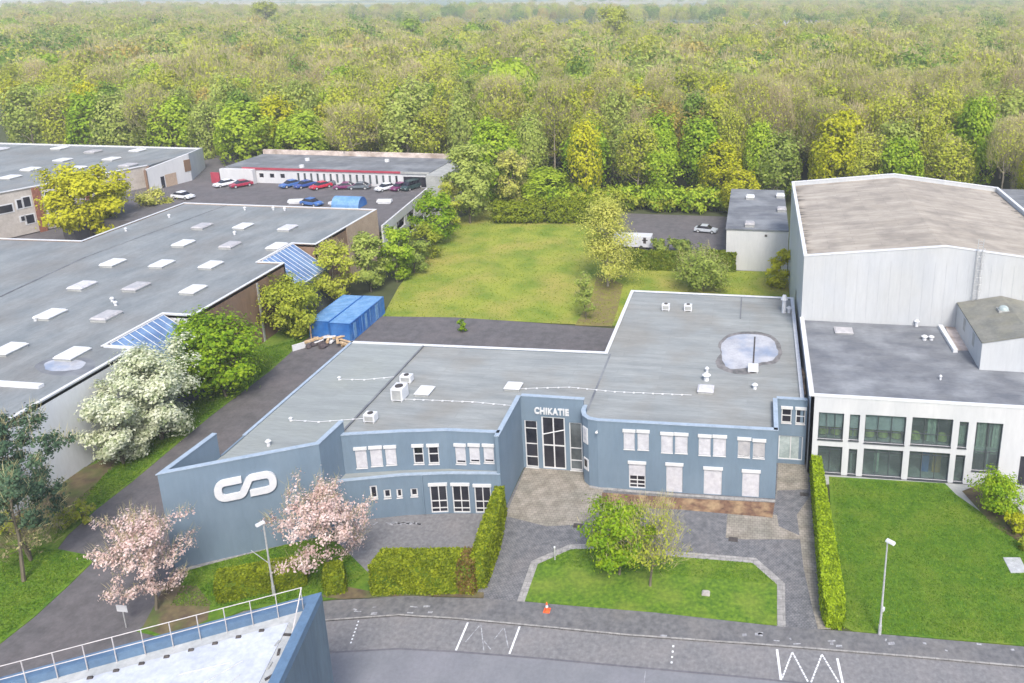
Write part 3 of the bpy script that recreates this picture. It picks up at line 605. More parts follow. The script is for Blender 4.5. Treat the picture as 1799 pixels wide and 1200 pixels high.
# roofs
mb = MB(); R1 = [(-36.0, 52.3), (-35.1, 52.8), (-34.95, 56.0), (-29.9, 57.1), (-26.0, 57.8), (-21.6, 58.0), (-21.6, 64.4), (-15.5, 64.4), (-15.0, 63.0), (-14.3, 62.3), (-13.5, 62.1), (2.6, 62.4), (2.6, 68), (5.2, 68), (5.2, 94.4), (-15.4, 94.4), (-15.4, 76.3), (-36.0, 75.75)]
mb.prism(R1, RZ-.3, RZ); mb.build('roof', M['roofm'], B)
mb = MB(); mb.prism([(-44.3, 53.2), (-44.75, 47.8), (-36.0, 52.4), (-36.0, 75.75), (-44.3, 75.5)], RZ-.3, RZ+.10); mb.build('roof', M['roof_a'], B)
mb = MB(); mb.box(-36.12, 56.9, RZ+.10, -35.92, 75.6, RZ+.17); mb.build('roof_seam', M['roofd'], B)
mb = MB(); mb.box(-15.1, 64.6, RZ, -14.9, 76.3, RZ+.04); mb.box(-1.2, 87.5, RZ, -1.05, 94.2, RZ+.08); mb.build('roof_seam', M['roofd'], B)
# white lean-to on the west side
mb = MB(); mb.prism([(-46.5, 66.0), (-44.52, 66.0), (-44.52, 75.9), (-46.5, 75.9)], 0, [4.9, 6.1, 6.1, 4.9]); mb.build('lean_to', M['trim'], B)
# logo: one band looped into two rings, 15 cm proud of the wall
W = Wl(S0, S1); a0 = W.at(377, 865); a1 = W.at(486, 838); LW = a1[0]-a0[0]
zb, zt = W.at(431, 877)[1], W.at(431, 829)[1]; zc = (zb+zt)/2; LH = 2.05; ks = LW/4.7
def band(path, wd, W, s0, z0, ks, kz, t0, t1, name, m, parent):
    mb = W.new(); n = len(path); L = []
    for i in range(n):
        a, b = Vector(path[max(0, i-1)]), Vector(path[min(n-1, i+1)]); d = (b-a).normalized(); L.append((Vector(path[i])+Vector((-d.y, d.x))*wd/2, Vector(path[i])-Vector((-d.y, d.x))*wd/2))
    idx = []
    for p, q in L: idx.append([mb.pt(s0+v.x*ks, -o_, z0+v.y*kz) for v, o_ in ((p, t0), (q, t0), (q, t1), (p, t1))])
    for i in range(n-1):
        for a in range(4): b = (a+1) % 4; mb.f.append((idx[i][a], idx[i][b], idx[i+1][b], idx[i+1][a]))
    mb.f.append(tuple(idx[0])); mb.f.append(tuple(idx[-1])); return mb.build(name, m, parent)
def arc(cx, cy, r, a0, a1, n=6): return [(cx+r*math.cos(math.radians(a0+(a1-a0)*i/n)), cy+r*math.sin(math.radians(a0+(a1-a0)*i/n))) for i in range(n+1)]
path = [(2.1, 1.72)] + arc(.85, 1.17, .55, 90, 180) + arc(.85, .88, .55, 180, 270) + [(1.75, .33)] + arc(1.75, .73, .40, 275, 335, 3) + [(2.35, 1.0)] + arc(2.95, 1.32, .40, 155, 95, 3) + [(3.0, 1.72)] + arc(3.85, 1.17, .55, 90, 0) + arc(3.85, .88, .55, 0, -90) + [(2.6, .33)]
band(path, .56, W, a0[0], zc-1.02, ks, 1.0, .02, .22, 'logo', M['trim'], B)
# lettering over the entrance
tcu = bpy.data.curves.new('lettering', 'FONT'); tcu.body = 'CHIKATIE'; tcu.size = 1.0; tcu.extrude = .04; tcu.offset = .045; tcu.space_character = 1.12
to = bpy.data.objects.new('lettering', tcu); COL.objects.link(to); bpy.context.view_layer.update()
dg = bpy.context.evaluated_depsgraph_get(); lm = bpy.data.meshes.new_from_object(to.evaluated_get(dg)); bpy.data.objects.remove(to)
W = Wl((-21.35, 64.15), (-15.3, 64.15)); l0, l1 = W.at(939, 721), W.at(999.5, 724)
co = np.array([v.co[:] for v in lm.vertices]); wx = co[:, 0].max()-co[:, 0].min(); hx = co[:, 1].max()-co[:, 1].min()
tw_ = l1[0]-l0[0]; th_ = .72
for v in lm.vertices: v.co = Vector((-21.35+l0[0]+(v.co.x-co[:, 0].min())/wx*tw_, 64.15-.06-v.co.z, (l0[1]+l1[1])/2-th_/2+(v.co.y-co[:, 1].min())/hx*th_))
lm.materials.clear(); lm.materials.append(M['trim']); link(bpy.data.objects.new('lettering', lm), B)
# roof fittings that belong to the building
def skylight(parent, x, y, z, sx=1.9, sy=2.6, tall=.35, name='skylight', dome=True):
    k = MB(); k.box(x-sx/2, y-sy/2, z, x+sx/2, y+sy/2, z+tall*.55); o = k.build(name, M['conc'], parent)
    k = MB(); k.box(x-sx/2-.06, y-sy/2-.06, z+tall*.55, x+sx/2+.06, y+sy/2+.06, z+tall*.7); k.box(x-sx/2, y-sy/2, z+tall*.7, x+sx/2, y+sy/2, z+tall, .1); k.build('dome', M[random.choice(('trim', 'trim', 'trim', 'shutter', 'greyshutter', 'frame'))], o); return o
for px_, sx, sy in (((746, 685), 1.4, 1.6), ((902, 677), 1.5, 1.3), ((1240, 682), 1.5, 1.3)):
    x, y = G(*px_, RZ+.3); skylight(B, x, y, RZ, sx, sy, .4)
def cable(pts, name='lightning_cable', par=None, z=RZ+.06, r=.025):
    k = MB(); w_ = Gs(pts, z)
    for a, b in zip(w_, w_[1:]):
        n_ = max(1, int(math.hypot(b[0]-a[0], b[1]-a[1])/.9))
        for i in range(n_):
            x0, y0 = a[0]+(b[0]-a[0])*i/n_, a[1]+(b[1]-a[1])*i/n_; x1, y1 = a[0]+(b[0]-a[0])*(i+1)/n_, a[1]+(b[1]-a[1])*(i+1)/n_
            k.tube((x0, y0, z), (x1, y1, z), r, n=4); k.box(x0-.09, y0-.07, z-.06, x0+.09, y0+.07, z+.02)
    k.build(name, M['trim'], par or B)
cable([(598, 666), (640, 667), (692, 662)], z=RZ+.17); cable([(512, 738), (560, 741), (640, 735)], z=RZ+.17)
cable([(712, 701), (760, 703), (830, 706), (905, 713)]); cable([(905, 683), (1000, 680), (1080, 688), (1215, 694)])

# things standing on the office roof
def vent_unit(px_, z, sx, sy, h, label, fan=True, name='air_conditioner', cat='air conditioner', group='units on the office roof'):
    x, y = G(*px_, z); e = empty(name, (x, y, z)); tag(e, label, cat, group)
    k = MB(); k.box(-sx/2, -sy/2, .12, sx/2, sy/2, h, .02); k.build('casing', M['trim'], e, bevel=.03)
    k = MB()
    for a in (-1, 1): k.box(a*sx*.38-.05, -sy/2, 0, a*sx*.38+.05, sy/2, .12)
    k.build('feet', M['steel'], e)
    if fan:
        k = MB(); k.box(-sx*.36, -sy/2-.015, .25, sx*.36, -sy/2-.002, h-.15); o = k.build('grille', M['conc'], e)
        k = MB(); k.cyl(0, 0, h, h+.05, min(sx, sy)*.33, n=14); k.build('fan', M['iron'], e)
    return e
vent_unit((652, 740), RZ, 1.1, .8, .85, 'small white air conditioner nearest the curved blue front')
vent_unit((703, 700), RZ, 1.2, 1.4, 1.35, 'largest white ventilation unit, beside the square skylight on the roof seam')
vent_unit((715, 671), RZ, 1.2, .8, .8, 'white air conditioner behind the large ventilation unit on the roof seam')
vent_unit((1170, 545), RZ, 1.0, .7, .85, 'left one of two small white air conditioners at the back of the grey roof')
vent_unit((1209, 546), RZ, 1.0, .7, .85, 'right one of two small white air conditioners at the back of the grey roof')
vent_unit((1323, 652), RZ, 1.1, .9, .7, 'white box at the near edge of the puddle on the roof', fan=False, name='roof_box', cat='roof box')
def cowl(px_, z, r, h, label, name='roof_vent', cat='vent'):
    x, y = G(*px_, z); e = empty(name, (x, y, z)); tag(e, label, cat)
    k = MB(); k.cyl(0, 0, 0, h*.75, r, r*.9); k.build('pipe', M['trim'], e); k = MB(); k.cyl(0, 0, h*.75, h, r*1.6, r*.7); k.build('cap', M['trim'], e); return e
cowl((1377, 549), RZ, .28, 2.3, 'tall white chimney pipe at the far right corner of the office roof', 'chimney_pipe', 'chimney')
cowl((1386, 549), RZ, .22, .8, 'short white vent right of the tall white chimney pipe')
cowl((1326, 683), RZ, .2, .6, 'small white vent below the puddle on the office roof')
cowl((1241, 668), RZ, .28, .8, 'white vent just behind the rightmost white skylight of the office')
cowl((1242, 654), RZ, .15, .6, 'thin white vent pipe farthest from the camera in the row behind the rightmost office skylight')
cowl((596, 667), RZ+.1, .12, .35, 'small white vent at the left end of the farther roof cable')
cowl((511, 739), RZ+.1, .12, .35, 'small white vent at the left end of the nearer roof cable')
cowl((472, 783), RZ+.1, .16, .6, 'white vent right behind the parapet of the logo wall')
# puddle
def blob(px_pts, z, name, m, kind='structure'):
    w_ = Gs(px_pts, z); out = []; n_ = len(w_)
    for i in range(n_):                                  # rounded, slightly ragged outline
        p0, p1, p2, p3 = [Vector(w_[(i+j) % n_]) for j in (-1, 0, 1, 2)]
        for t in (0, .25, .5, .75): out.append(tuple(.5*((2*p1)+(p2-p0)*t+(2*p0-5*p1+4*p2-p3)*t*t+(3*p1-p0-3*p2+p3)*t**3)+Vector((random.gauss(0, .04), random.gauss(0, .04)))))
    o = sheet(name, out, z, m, kind); return o
blob([(1262, 605), (1275, 590), (1300, 583), (1330, 583), (1355, 589), (1370, 603), (1374, 622), (1362, 638), (1335, 642), (1325, 656), (1290, 657), (1262, 646), (1258, 632), (1266, 620)], RZ+.006, 'mud_rim', M['mud'])
blob([(1268, 603), (1282, 592), (1305, 587), (1332, 588), (1352, 593), (1362, 604), (1367, 620), (1357, 632), (1333, 638), (1315, 645), (1285, 648), (1270, 636), (1268, 618)], RZ+.014, 'puddle', M['water'])
mb = MB(); a = G(1325, 592, RZ); b = G(1322, 640, RZ); mb.strip([a, b], .16, RZ, RZ+.05); mb.build('puddle_pipe', M['iron'], B)
blob([(1405, 655), (1412, 650), (1416, 690), (1408, 691)], RZ+.006, 'moss_patch', M['bed'])

# ================================================================= WHITE OFFICE + HALL + ANNEX
WB = empty('white_office_building'); tag(WB, 'white two-storey office with large dark-framed glazing in front of the grey hall', 'office building')
W = Wl((5.95, 66.55), (36, 66.55)); hs = []; wins = [
 ((1437.5, 725.5, 1482, 773), 2), ((1492, 728.5, 1510, 774.5), 0), ((1519, 730.5, 1591, 780.5), 2), ((1601, 735, 1673, 784), 2), ((1684, 741, 1700, 787.5), 0), ((1711, 743, 1758, 829), 1),
 ((1436, 784, 1479, 828), 1), ((1490, 789, 1505, 829), 0), ((1516, 790, 1585.5, 832), 2), ((1596, 794.5, 1667.5, 838.5), 2), ((1677, 799.5, 1694, 843), 0), ((1790, 802, 1813, 848), 0)]
for p4, mu in wins: hs.append(pxr(W, *p4))
hs = [(a, b, c if c > .7 else .12, d) for a, b, c, d in hs]
mb = W.new(); mb.holes(0, 8.2, hs, .35); mb.build('wall', M['white'], WB)
for i, (h_, (p4, mu)) in enumerate(zip(hs, wins)):
    up = i < 6; dr = i == 11
    fo = rwin(W, WB, *h_, mull=mu, rows=((.38,) if up and i not in (4,) else (.85,)) if not dr else (), frame='dframe', glass='glass' if dr else 'windowclear', box=False, dep=.26, fr=.07, name='door' if dr else 'window')
    if i in (0, 1, 2): sh = W.new(); sh.b(h_[0]+.05, h_[1]-.05, h_[2]+(h_[3]-h_[2])*.42, h_[3]-.05, -.40, -.37); sh.build('blind', M['shutter'], fo)
    if i == 5: sh = W.new(); sh.b(h_[0]+.02, h_[1]-.02, .1, h_[2]-.02, -.1, .01); sh.build('panel', M['white'], WB)
for wi, spots_ in ((3, (.42, .5)), (5, (.12, .25, .7, .85)), (8, (.3,)), (4, (.2, .6))):
    for t in spots_:
        s_ = hs[wi][0]+(hs[wi][1]-hs[wi][0])*t; z0_ = hs[wi][2]+(1.6 if wi == 5 else .2); c_ = W.new()
        for j in range(4): c_.b(s_+j*.12, s_+.1+j*.12, z0_, hs[wi][3]-.1, -.46-(j % 2)*.05, -.42-(j % 2)*.05)
        c_.build('curtain', M['curtain'], WB)
# rooms behind the glass
mb = W.new(); mb.b(.4, 29.6, .02, .08, -3.6, -.4); mb.b(.4, 29.6, 3.55, 3.75, -3.6, -.36); mb.b(.4, 29.6, 0.08, 7.65, -3.8, -3.6)
for s in (4.1, 9.2, 13.5, 16.5): mb.b(s-.08, s+.08, .1, 7.6, -3.6, -.5)
mb.build('interior_wall', M['interior'], WB)
mb = W.new(); s_ = hs[9][0]; mb.b(s_+1.5, s_+2.2, .1, 2.5, -1.6, -1.4); mb.build('blue_door', M['blueint'], WB)
mb = W.new(); mb.b(s_+2.5, s_+3.3, .1, 2.4, -1.6, -1.4); mb.build('ochre_door', M['ochre'], WB)
mb = MB(); mb.strip([(5.8, 84.4), (5.8, 66.55), (36, 66.55)], .35, 8.2, 8.36, off=-.05); mb.build('coping', M['trim'], WB)
mb = MB(); mb.strip([(5.95, 84.4), (5.95, 66.9)], .3, 0, 8.2); mb.box(5.95, 66.55, 0, 6.25, 66.9, 8.19); mb.build('wall', M['white'], WB)
mb = MB(); mb.box(6.1, 66.8, 7.7, 36, 84.3, 8.0); mb.build('roof', M['roofd'], WB)
x, y = G(1482, 581, 8.1); skylight(WB, x, y, 8.0, 1.9, 1.5, .25)
mb = W.new(); mb.b(25.6, 26.3, 3.9, 4.9, -.05, .04); mb.build('sign_board', M['conc'], WB)
lt = []
for k_, (wi, n_) in enumerate(((0, 2), (1, 1), (2, 3), (3, 3))):
    for j in range(n_): lt.append(hs[wi][0]+(hs[wi][1]-hs[wi][0])*(j+.5)/n_)
for j, s_ in enumerate(lt):
    e = empty('lime_armchair', (5.95+s_, 66.55+1.0, 3.75)); tag(e, 'lime green rounded armchair behind the upper windows of the white office', 'armchair', 'lime armchairs in the upper windows of the white office')
    k = MB(); k.ball(0, 0, .42, .48, .5, half=True); k.cyl(0, 0, .2, .42, .48); k.build('seat', M['lime'], e); k = MB(); k.cyl(0, 0, 0, .2, .08, .05); k.build('leg', M['steel'], e)
cowl((1610, 573), 8.0, .2, .8, 'white roof vent at the foot of the tall grey hall wall')
cowl((1624, 597), 8.0, .22, .55, 'white roof vent on the left of two vents near the light well')
cowl((1636, 597), 8.0, .2, .5, 'short roof vent on the right of two vents near the light well')
cowl((1652, 667), 8.0, .1, .5, 'thin white pipe standing alone on the dark roof of the white office')
mb = MB(); q = Gs([(1648, 571), (1656, 571), (1683, 615), (1675, 615)], 8.3); mb.prism(q, 8.0, 8.35); mb.build('light_well', M['trim'], WB)
mb = MB(); q = Gs([(1660, 572), (1682, 574), (1702, 615), (1680, 615)], 8.05); mb.prism(q, 8.0, 8.03); mb.build('light_well', M['pinkst'], WB)
bn = empty('waste_bin', (G(1779, 845)[0], G(1779, 845)[1], .05)); tag(bn, 'small dark waste bin left of the dark door of the white office', 'bin')
k = MB(); k.box(-.3, -.25, 0, .3, .25, .8); k.build('body', M['steel'], bn); k = MB(); k.box(-.33, -.28, .8, .33, .28, 1.15, .05); k.build('lid', M['iron'], bn)

HB = empty('industrial_hall'); tag(HB, 'tall grey sheet-clad hall with a shallow beige pitched roof', 'hall')
HX0, HX1, HY0, HY1, RX = 5.9, 36.8, 84.4, 119.5, 21.3
mb = MB()
def gab(y, th):
    mb.box(HX0, y, 0, HX1, y+th, 15.0); 
    a = [mb.pt(*p) for p in ((HX0, y, 15.0), (HX1, y, 15.0), (HX1, y, 15.75), (RX, y, 17.5), (HX0, y, 15.75), (HX0, y+th, 15.0), (HX1, y+th, 15.0), (HX1, y+th, 15.75), (RX, y+th, 17.5), (HX0, y+th, 15.75))]
    mb.f += [tuple(a[:5]), tuple(a[5:][::-1])]+[(a[i], a[(i+1) % 5], a[5+(i+1) % 5], a[5+i]) for i in range(5)]
gab(HY0, .3); gab(HY1-.3, .3); mb.box(HX0, HY0+.3, 0, HX0+.3, HY1-.3, 15.75); mb.box(HX1-.3, HY0+.3, 0, HX1, HY1-.3, 15.75); mb.build('wall', M['hallw'], HB)
mb = MB()
for a, b in (((HX0+.3, 15.2), (RX, 17.0)), ((RX, 17.0), (HX1-.3, 15.2))): mb.face([(a[0], HY0+.3, a[1]), (b[0], HY0+.3, b[1]), (b[0], HY1-.3, b[1]), (a[0], HY1-.3, a[1])])
mb.build('roof', M['roofh'], HB)
mb = MB()
for y in (HY0-.06, HY1-.36):
    for a, b in (((HX0-.06, 15.75), (RX, 17.5)), ((RX, 17.5), (HX1+.06, 15.75))):
        i = [mb.pt(*p) for p in ((a[0], y, a[1]), (b[0], y, b[1]), (b[0], y+.42, b[1]), (a[0], y+.42, a[1]), (a[0], y, a[1]+.1), (b[0], y, b[1]+.1), (b[0], y+.42, b[1]+.1), (a[0], y+.42, a[1]+.1))]
        mb.f += [tuple(i[j] for j in q) for q in ((0, 1, 2, 3), (4, 5, 6, 7), (0, 1, 5, 4), (1, 2, 6, 5), (2, 3, 7, 6), (3, 0, 4, 7))]
mb.box(HX0-.06, HY0+.36, 15.75, HX0+.36, HY1-.36, 15.86); mb.box(HX1-.36, HY0+.36, 15.75, HX1+.06, HY1-.36, 15.86); mb.build('coping', M['trim'], HB)
mb = MB()                                                    # cladding joints
for i in range(1, 26): x = HX0+i*1.2; mb.box(x-.02, HY0-.012, 8.3, x+.02, HY0-.001, min(15.7, 15.6+0)); 
mb.build('cladding_joint', mat('joint', (.37, .39, .42), (.41, .43, .455), 1), HB)
mb = MB()
for yy, zz in ((95.5, 3), (95.5, 0)): mb.box(HX0-.03, yy, 3.5, HX0-.004, yy+1.0, 7.0)
mb.build('window', M['glass2'], HB)
# roof dirt marks and caged ladder
W = Wl((HX0, HY0), (HX1, HY0)); sL = W.at(1717, 480)[0]; lad = MB((HX0+sL, HY0-.1))
for a in (-.28, .28): lad.box(a-.03, -.12, 10.6, a+.03, -.06, 18.6)
for i in range(26): lad.box(-.28, -.11, 10.8+i*.3, .28, -.08, 10.83+i*.3)
for i in range(8):
    z = 12.0+i*.8
    pts = [(.42*math.cos(t), -.12-.38-.38*math.sin(t)) for t in np.linspace(math.pi*1.1, -math.pi*.1, 7)]
    pts = [(-.28, -.1)]+[(x, -.1-.75*math.sin(t)) for x, t in ((-.4, .5), (-.3, 1.1), (0, 1.57), (.3, 2.04), (.4, 2.6))]+[(.28, -.1)]
    for a, b in zip(pts, pts[1:]): lad.tube((a[0], a[1], z), (b[0], b[1], z), .02, n=4)
for x in (-.35, 0, .35): lad.box(x-.015, -.8 if x == 0 else -.62, 12.0, x+.015, -.77 if x == 0 else -.59, 17.6)
lo_ = lad.build('caged_ladder', M['steel'], HB)

R_ = random.Random(9); mb = MB()                              # moss and silt washed to the eaves
def hz_(x): return 15.2+(17.0-15.2)*((x-HX0-.3)/(RX-HX0-.3) if x < RX else (HX1-.3-x)/(HX1-.3-RX))
for i in range(120):
    y = R_.uniform(HY0+.6, HY1-1); L_ = R_.uniform(.3, 1.6)*(1 if i < 80 else .8); x0 = HX0+.35 if i < 80 else HX1-.4-L_; w_ = R_.uniform(.05, .28); n_ = 5
    top = [(x0+L_*t, y+w_*(.5-abs(t-.3))*R_.uniform(.5, 1.2)) for t in (0, .3, .7, 1)]; bot = [(x0+L_*t, y-w_*(.7-abs(t-.3))*R_.uniform(.5, 1.2)) for t in (1, .6, .25, 0)]
    mb.face([(a, b, hz_(a)+.012+i*.0004) for a, b in top+bot])
mb.build('moss', mat('silt', (.09, .085, .085), (.17, .155, .14), 2, .9), HB)
AB = empty('roof_annex'); tag(AB, 'small grey sheet-clad plant room with a mossy roof against the hall front', 'plant room')
mb = MB(); ax0, ax1, ay0, ay1, arx = 23.05, 32.5, 74.2, 84.3, 27.6
def pent(mb, x0, x1, xr, y0, y1, z0, ze, zr):
    P_ = lambda y: [(x0, y, z0), (x1, y, z0), (x1, y, ze), (xr, y, zr), (x0, y, ze)]
    a = [mb.pt(*p) for p in P_(y0)]; b = [mb.pt(*p) for p in P_(y1)]; mb.f += [tuple(a), tuple(b[::-1])]
    for i in (0, 1, 4): j = (i+1) % 5; mb.f.append((a[i], a[j], b[j], b[i]))
pent(mb, ax0, ax1, arx, ay0, ay1, 8.0, 10.9, 11.9); mb.build('wall', M['hallw'], AB)
mb = MB()
for a, b in (((ax0-.1, 10.92), (arx, 11.95)), ((arx, 11.95), (ax1+.1, 10.92))):
    i = [mb.pt(*p) for p in ((a[0], ay0-.1, a[1]), (b[0], ay0-.1, b[1]), (b[0], ay1, b[1]), (a[0], ay1, a[1]), (a[0], ay0-.1, a[1]+.12), (b[0], ay0-.1, b[1]+.12), (b[0], ay1, b[1]+.12), (a[0], ay1, a[1]+.12))]
    mb.f += [tuple(i[j] for j in q) for q in ((0, 1, 2, 3), (4, 5, 6, 7), (0, 1, 5, 4), (1, 2, 6, 5), (2, 3, 7, 6), (3, 0, 4, 7))]
mb.build('roof', M['roofmoss'], AB)
mb = MB(); mb.box(ax0-.02, 76.8, 9.2, ax0-.003, 77.6, 10.6); mb.box(ax0-.02, 80.5, 9.2, ax0-.003, 81.3, 10.6); mb.build('window', M['conc'], AB)
x, y = G(1763, 545, 11.9); rv = empty('roof_dome', (x, y, 11.55)); tag(rv, 'round translucent dome light on the mossy plant room roof', 'dome light'); k = MB(); k.box(-.6, -.5, 0, .6, .5, .45); k.build('kerb', M['conc'], rv); k = MB(); k.ball(0, 0, .45, .55, .45, half=True); k.build('dome', M['glassp'], rv, smooth=True)
RBk = empty('low_grey_building'); tag(RBk, 'low building with a flat grey roof behind the tall hall at the right edge', 'building')
mb = MB(); mb.box(36.9, 118, 0, 60, 150, 7.9); mb.build('wall', M['hallw'], RBk); mb = MB(); mb.box(36.95, 117.9, 7.9, 60.1, 150.1, 8.1); mb.build('roof', M['roofd'], RBk)
HU = empty('white_outbuilding'); tag(HU, 'white rendered outbuilding with a flat dark roof beside the tall hall', 'outbuilding')
mb = MB(); mb.box(-4.2, 121.5, 0, 5.85, 147.5, 7.0); mb.build('wall', M['white'], HU); mb = MB(); mb.box(-4.35, 121.35, 7.0, 5.86, 147.6, 7.2); mb.build('roof', M['roofd'], HU)
for a in ((1318, 349), (1317, 397), (1382, 347), (1380, 371)): x, y = G(*a, 7.2); skylight(HU, min(x, 5.0), y, 7.2, 1.5, 1.6, .7)
mb = MB(); mb.box(2.0, 121.44, 6.0, 2.4, 121.497, 6.35); mb.build('wall_vent', M['iron'], HU)

# ================================================================= LEFT FACTORY
LF = empty('factory_building'); tag(LF, 'long low factory with white and brown walls and rows of white rooflights', 'factory')
LZ = 8.6; X0, X1, XW, YB = -99.0, -63.7, -125.0, 120.2
XI = -67.2
poly = [(-140, 20), (X1, 20), (X1, 67.4), (XI, 67.4), (XI, 75.6), (X1+.3, 75.6), (X1+.3, 93.4), (XI, 93.4), (XI, 101.4), (X1+.2, 101.4), (X1+.2, YB), (X0, YB), (X0, 98.8), (-140, 97.5)]
mb = MB(); mb.prism(poly, LZ-.3, LZ); mb.build('roof', M['roofl'], LF)
for a, b, m_ in (((X1, 20), (X1, 67.4), 'whitel'), ((X1, 67.4), (XI, 67.4), 'whitel'), ((XI, 67.4), (XI, 75.6), 'brown'), ((XI, 75.6), (X1+.3, 75.6), 'white'), ((X1+.3, 75.6), (X1+.3, 93.4), 'brown'), ((X1+.3, 93.4), (XI, 93.4), 'brown'), ((XI, 93.4), (XI, 101.4), 'brown'), ((XI, 101.4), (X1+.2, 101.4), 'brown'), ((X1+.2, 101.4), (X1+.2, 110.0), 'brown'), ((X1+.25, 110.0), (X1+.25, YB), 'sand'), ((X1+.2, YB), (X0, YB), 'sand'), ((X0, YB), (X0, 98.8), 'brown'), ((X0, 98.8), (-140, 97.5), 'brown')):
    mb = MB(); mb.strip([a, b], .28, 0, LZ+.12); mb.build('wall', M[m_], LF)
mb = MB(); mb.strip(poly[1:], .34, LZ+.12, LZ+.2, off=-.04); mb.build('coping', M['trim'], LF)
def glz(y0, y1):
    k = MB(); z0, z1, xa, xb = 5.2, LZ+.15, XI+.3, X1+1.9
    k.face([(xa, y0+.3, z1), (xa, y1-.3, z1), (xb, y1-.3, z0), (xb, y0+.3, z0)]); o = k.build('glazed_roof', M['solar'], LF)
    k = MB(); n_ = 9
    for i in range(n_+1): y = y0+.3+(y1-y0-.6)*i/n_; k.tube((xa, y, z1+.03), (xb, y, z0+.03), .03, n=4)
    for t in (0, .98): k.tube((xa+(xb-xa)*t, y0+.3, z1+(z0-z1)*t+.03), (xa+(xb-xa)*t, y1-.3, z1+(z0-z1)*t+.03), .06, n=4)
    k.build('glazing_bar', M['trim'], o); k = MB(); k.box(xb-.12, y0+.3, 0, xb, y1-.3, z0-.02); k.build('wall', M['glass2'], o)
glz(67.4, 75.6); glz(93.4, 101.4)
mb = MB(); W = Wl((X1+.3, 75.6), (X1+.3, 93.4)); x_ = X1+.3
mb.box(x_, 87.0, 0, x_+.12, 87.3, LZ-.4); mb.build('downpipe', M['conc'], LF)
for a in ((355, 396), (427, 396), (505, 399), (322, 426), (404, 429), (486, 431), (198, 460), (284, 462), (370, 464), (144, 500), (239, 502), (339, 507), (88, 550), (187, 553), (15, 611), (127, 619), (-60, 500), (40, 497), (95, 458)):
    if a in ((40, 497), (95, 458), (-60, 500)): continue
    x, y = G(*a, LZ+.4); skylight(LF, x, y, LZ, 1.9, 2.5, .5)
x, y = G(30, 678, LZ); mb = MB(); mb.box(x-4, y-.3, LZ, x+2.6, y+.3, LZ+.3); mb.build('skylight', M['trim'], LF)
mb = MB(); mb.tube((*G(0, 522, LZ), LZ+.02), (*G(150, 452, LZ), LZ+.02), .12, n=5); mb.tube((*G(150, 452, LZ), LZ+.02), (*G(400, 360, LZ), LZ+.02), .06, n=5); mb.build('roof_seam', M['roofd'], LF)
for i, a in enumerate(((221, 404), (297, 380), (412, 410), (203, 534), (197, 527), (430, 367), (480, 367), (500, 368), (62, 561))):
    x, y = G(*a, LZ+.2); k = MB(); k.cyl(x, y, LZ, LZ+.35, .16); k.ball(x, y, LZ+.4, .24, .2); k.build('roof_vent', M['trim'], LF)

blob([(78, 640), (95, 632), (130, 632), (150, 636), (140, 648), (105, 652), (85, 650)], LZ+.01, 'roof_puddle', M['water'])
blob([(60, 645), (95, 628), (150, 628), (168, 638), (150, 656), (100, 660)], LZ+.005, 'mud_rim', M['roofd'])
# rear deck car park and its retaining wall
sheet('parking_deck', [(-124, 120.6), (-63.1, 120.6), (-66.5, 149), (-66.5, 166), (-150, 190), (-150, 150)], DZ, M['drive'], th=.4)
DW = empty('deck_wall'); tag(DW, 'white concrete side wall of the raised car park with dark openings', 'wall')
W = Wl((-62.9, 120.6), (-66.2, 149)); hs = []
n_ = 5
for i in range(n_):
    s0 = 1.2+i*5.6; hs += [(s0, s0+4.4, 2.6, 4.2), (s0, s0+4.4, .2, 1.6)]
mb = W.new(); mb.holes(0, DZ+.75, hs, .3); mb.build('wall', M['white'], DW)
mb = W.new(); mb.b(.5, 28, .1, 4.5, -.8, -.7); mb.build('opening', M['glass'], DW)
# building on the deck
DB = empty('workshop_building'); tag(DB, 'long low white workshop with a red fascia standing on the raised car park', 'workshop')
W = Wl((-108, 149.2), (-66.5, 149.2)); hs = []
for i in range(16): hs.append((12.2+i*1.45, 12.7+i*1.45, DZ+.5, DZ+2.4))
for i in range(4): hs.append((1.2+i*2.4, 2.2+i*2.4, DZ+1.2, DZ+2.1))
hs.append((35.7, 40.6, DZ+.05, DZ+2.3))
hs = sorted(hs)
mb = W.new(); mb.holes(DZ, DZ+2.95, hs, .3); mb.build('wall', M['white'], DB)
for i, h_ in enumerate(hs): p = W.new(); p.b(h_[0], h_[1], h_[2], h_[3], -.2, -.14); p.build('window', M['glass' if i > 18 or i < 4 else 'glass2'], DB)
mb = W.new(); mb.b(-.0, 35.3, DZ+2.95, DZ+3.35, -.05, .25); mb.build('fascia', M['red'], DB)
mb = W.new(); mb.b(35.3, 41.5, DZ+2.95, DZ+3.35, -.05, .25); mb.build('fascia', M['conc'], DB)
mb = MB(); mb.box(-112, 149.3, DZ+2.9, -66.3, 162.5, DZ+3.35); mb.build('roof', M['roofd'], DB)
mb = MB(); mb.box(-112, 149.6, DZ, -108.1, 162.4, DZ+2.9); mb.box(-66.4, 149.6, 0, -66.1, 162.4, DZ+2.9); mb.box(-112, 162.1, 0, -66.4, 162.5, DZ+2.9); mb.build('wall', M['white'], DB)
mb = MB(); mb.box(-112, 162.5, 0, -66.0, 163.3, DZ+4.3); mb.build('rear_parapet', M['pinkst'], DB)
mb = MB(); mb.box(-66.2, 146.5, 0, -62.4, 158, DZ+3.3); mb.build('stair_block', M['conc'], DB)
for a in ((540, 281), (680, 283), (530, 293)): x, y = G(*a, DZ+3.5); k = MB(); k.cyl(x, y, DZ+3.35, DZ+3.9, .5); k.build('roof_vent', M['trim'], DB)
mb = MB(); mb.box(-112.5, 148.0, DZ, -105.0, 149.0, DZ+3.1); mb.build('porch', M['white'], DB)
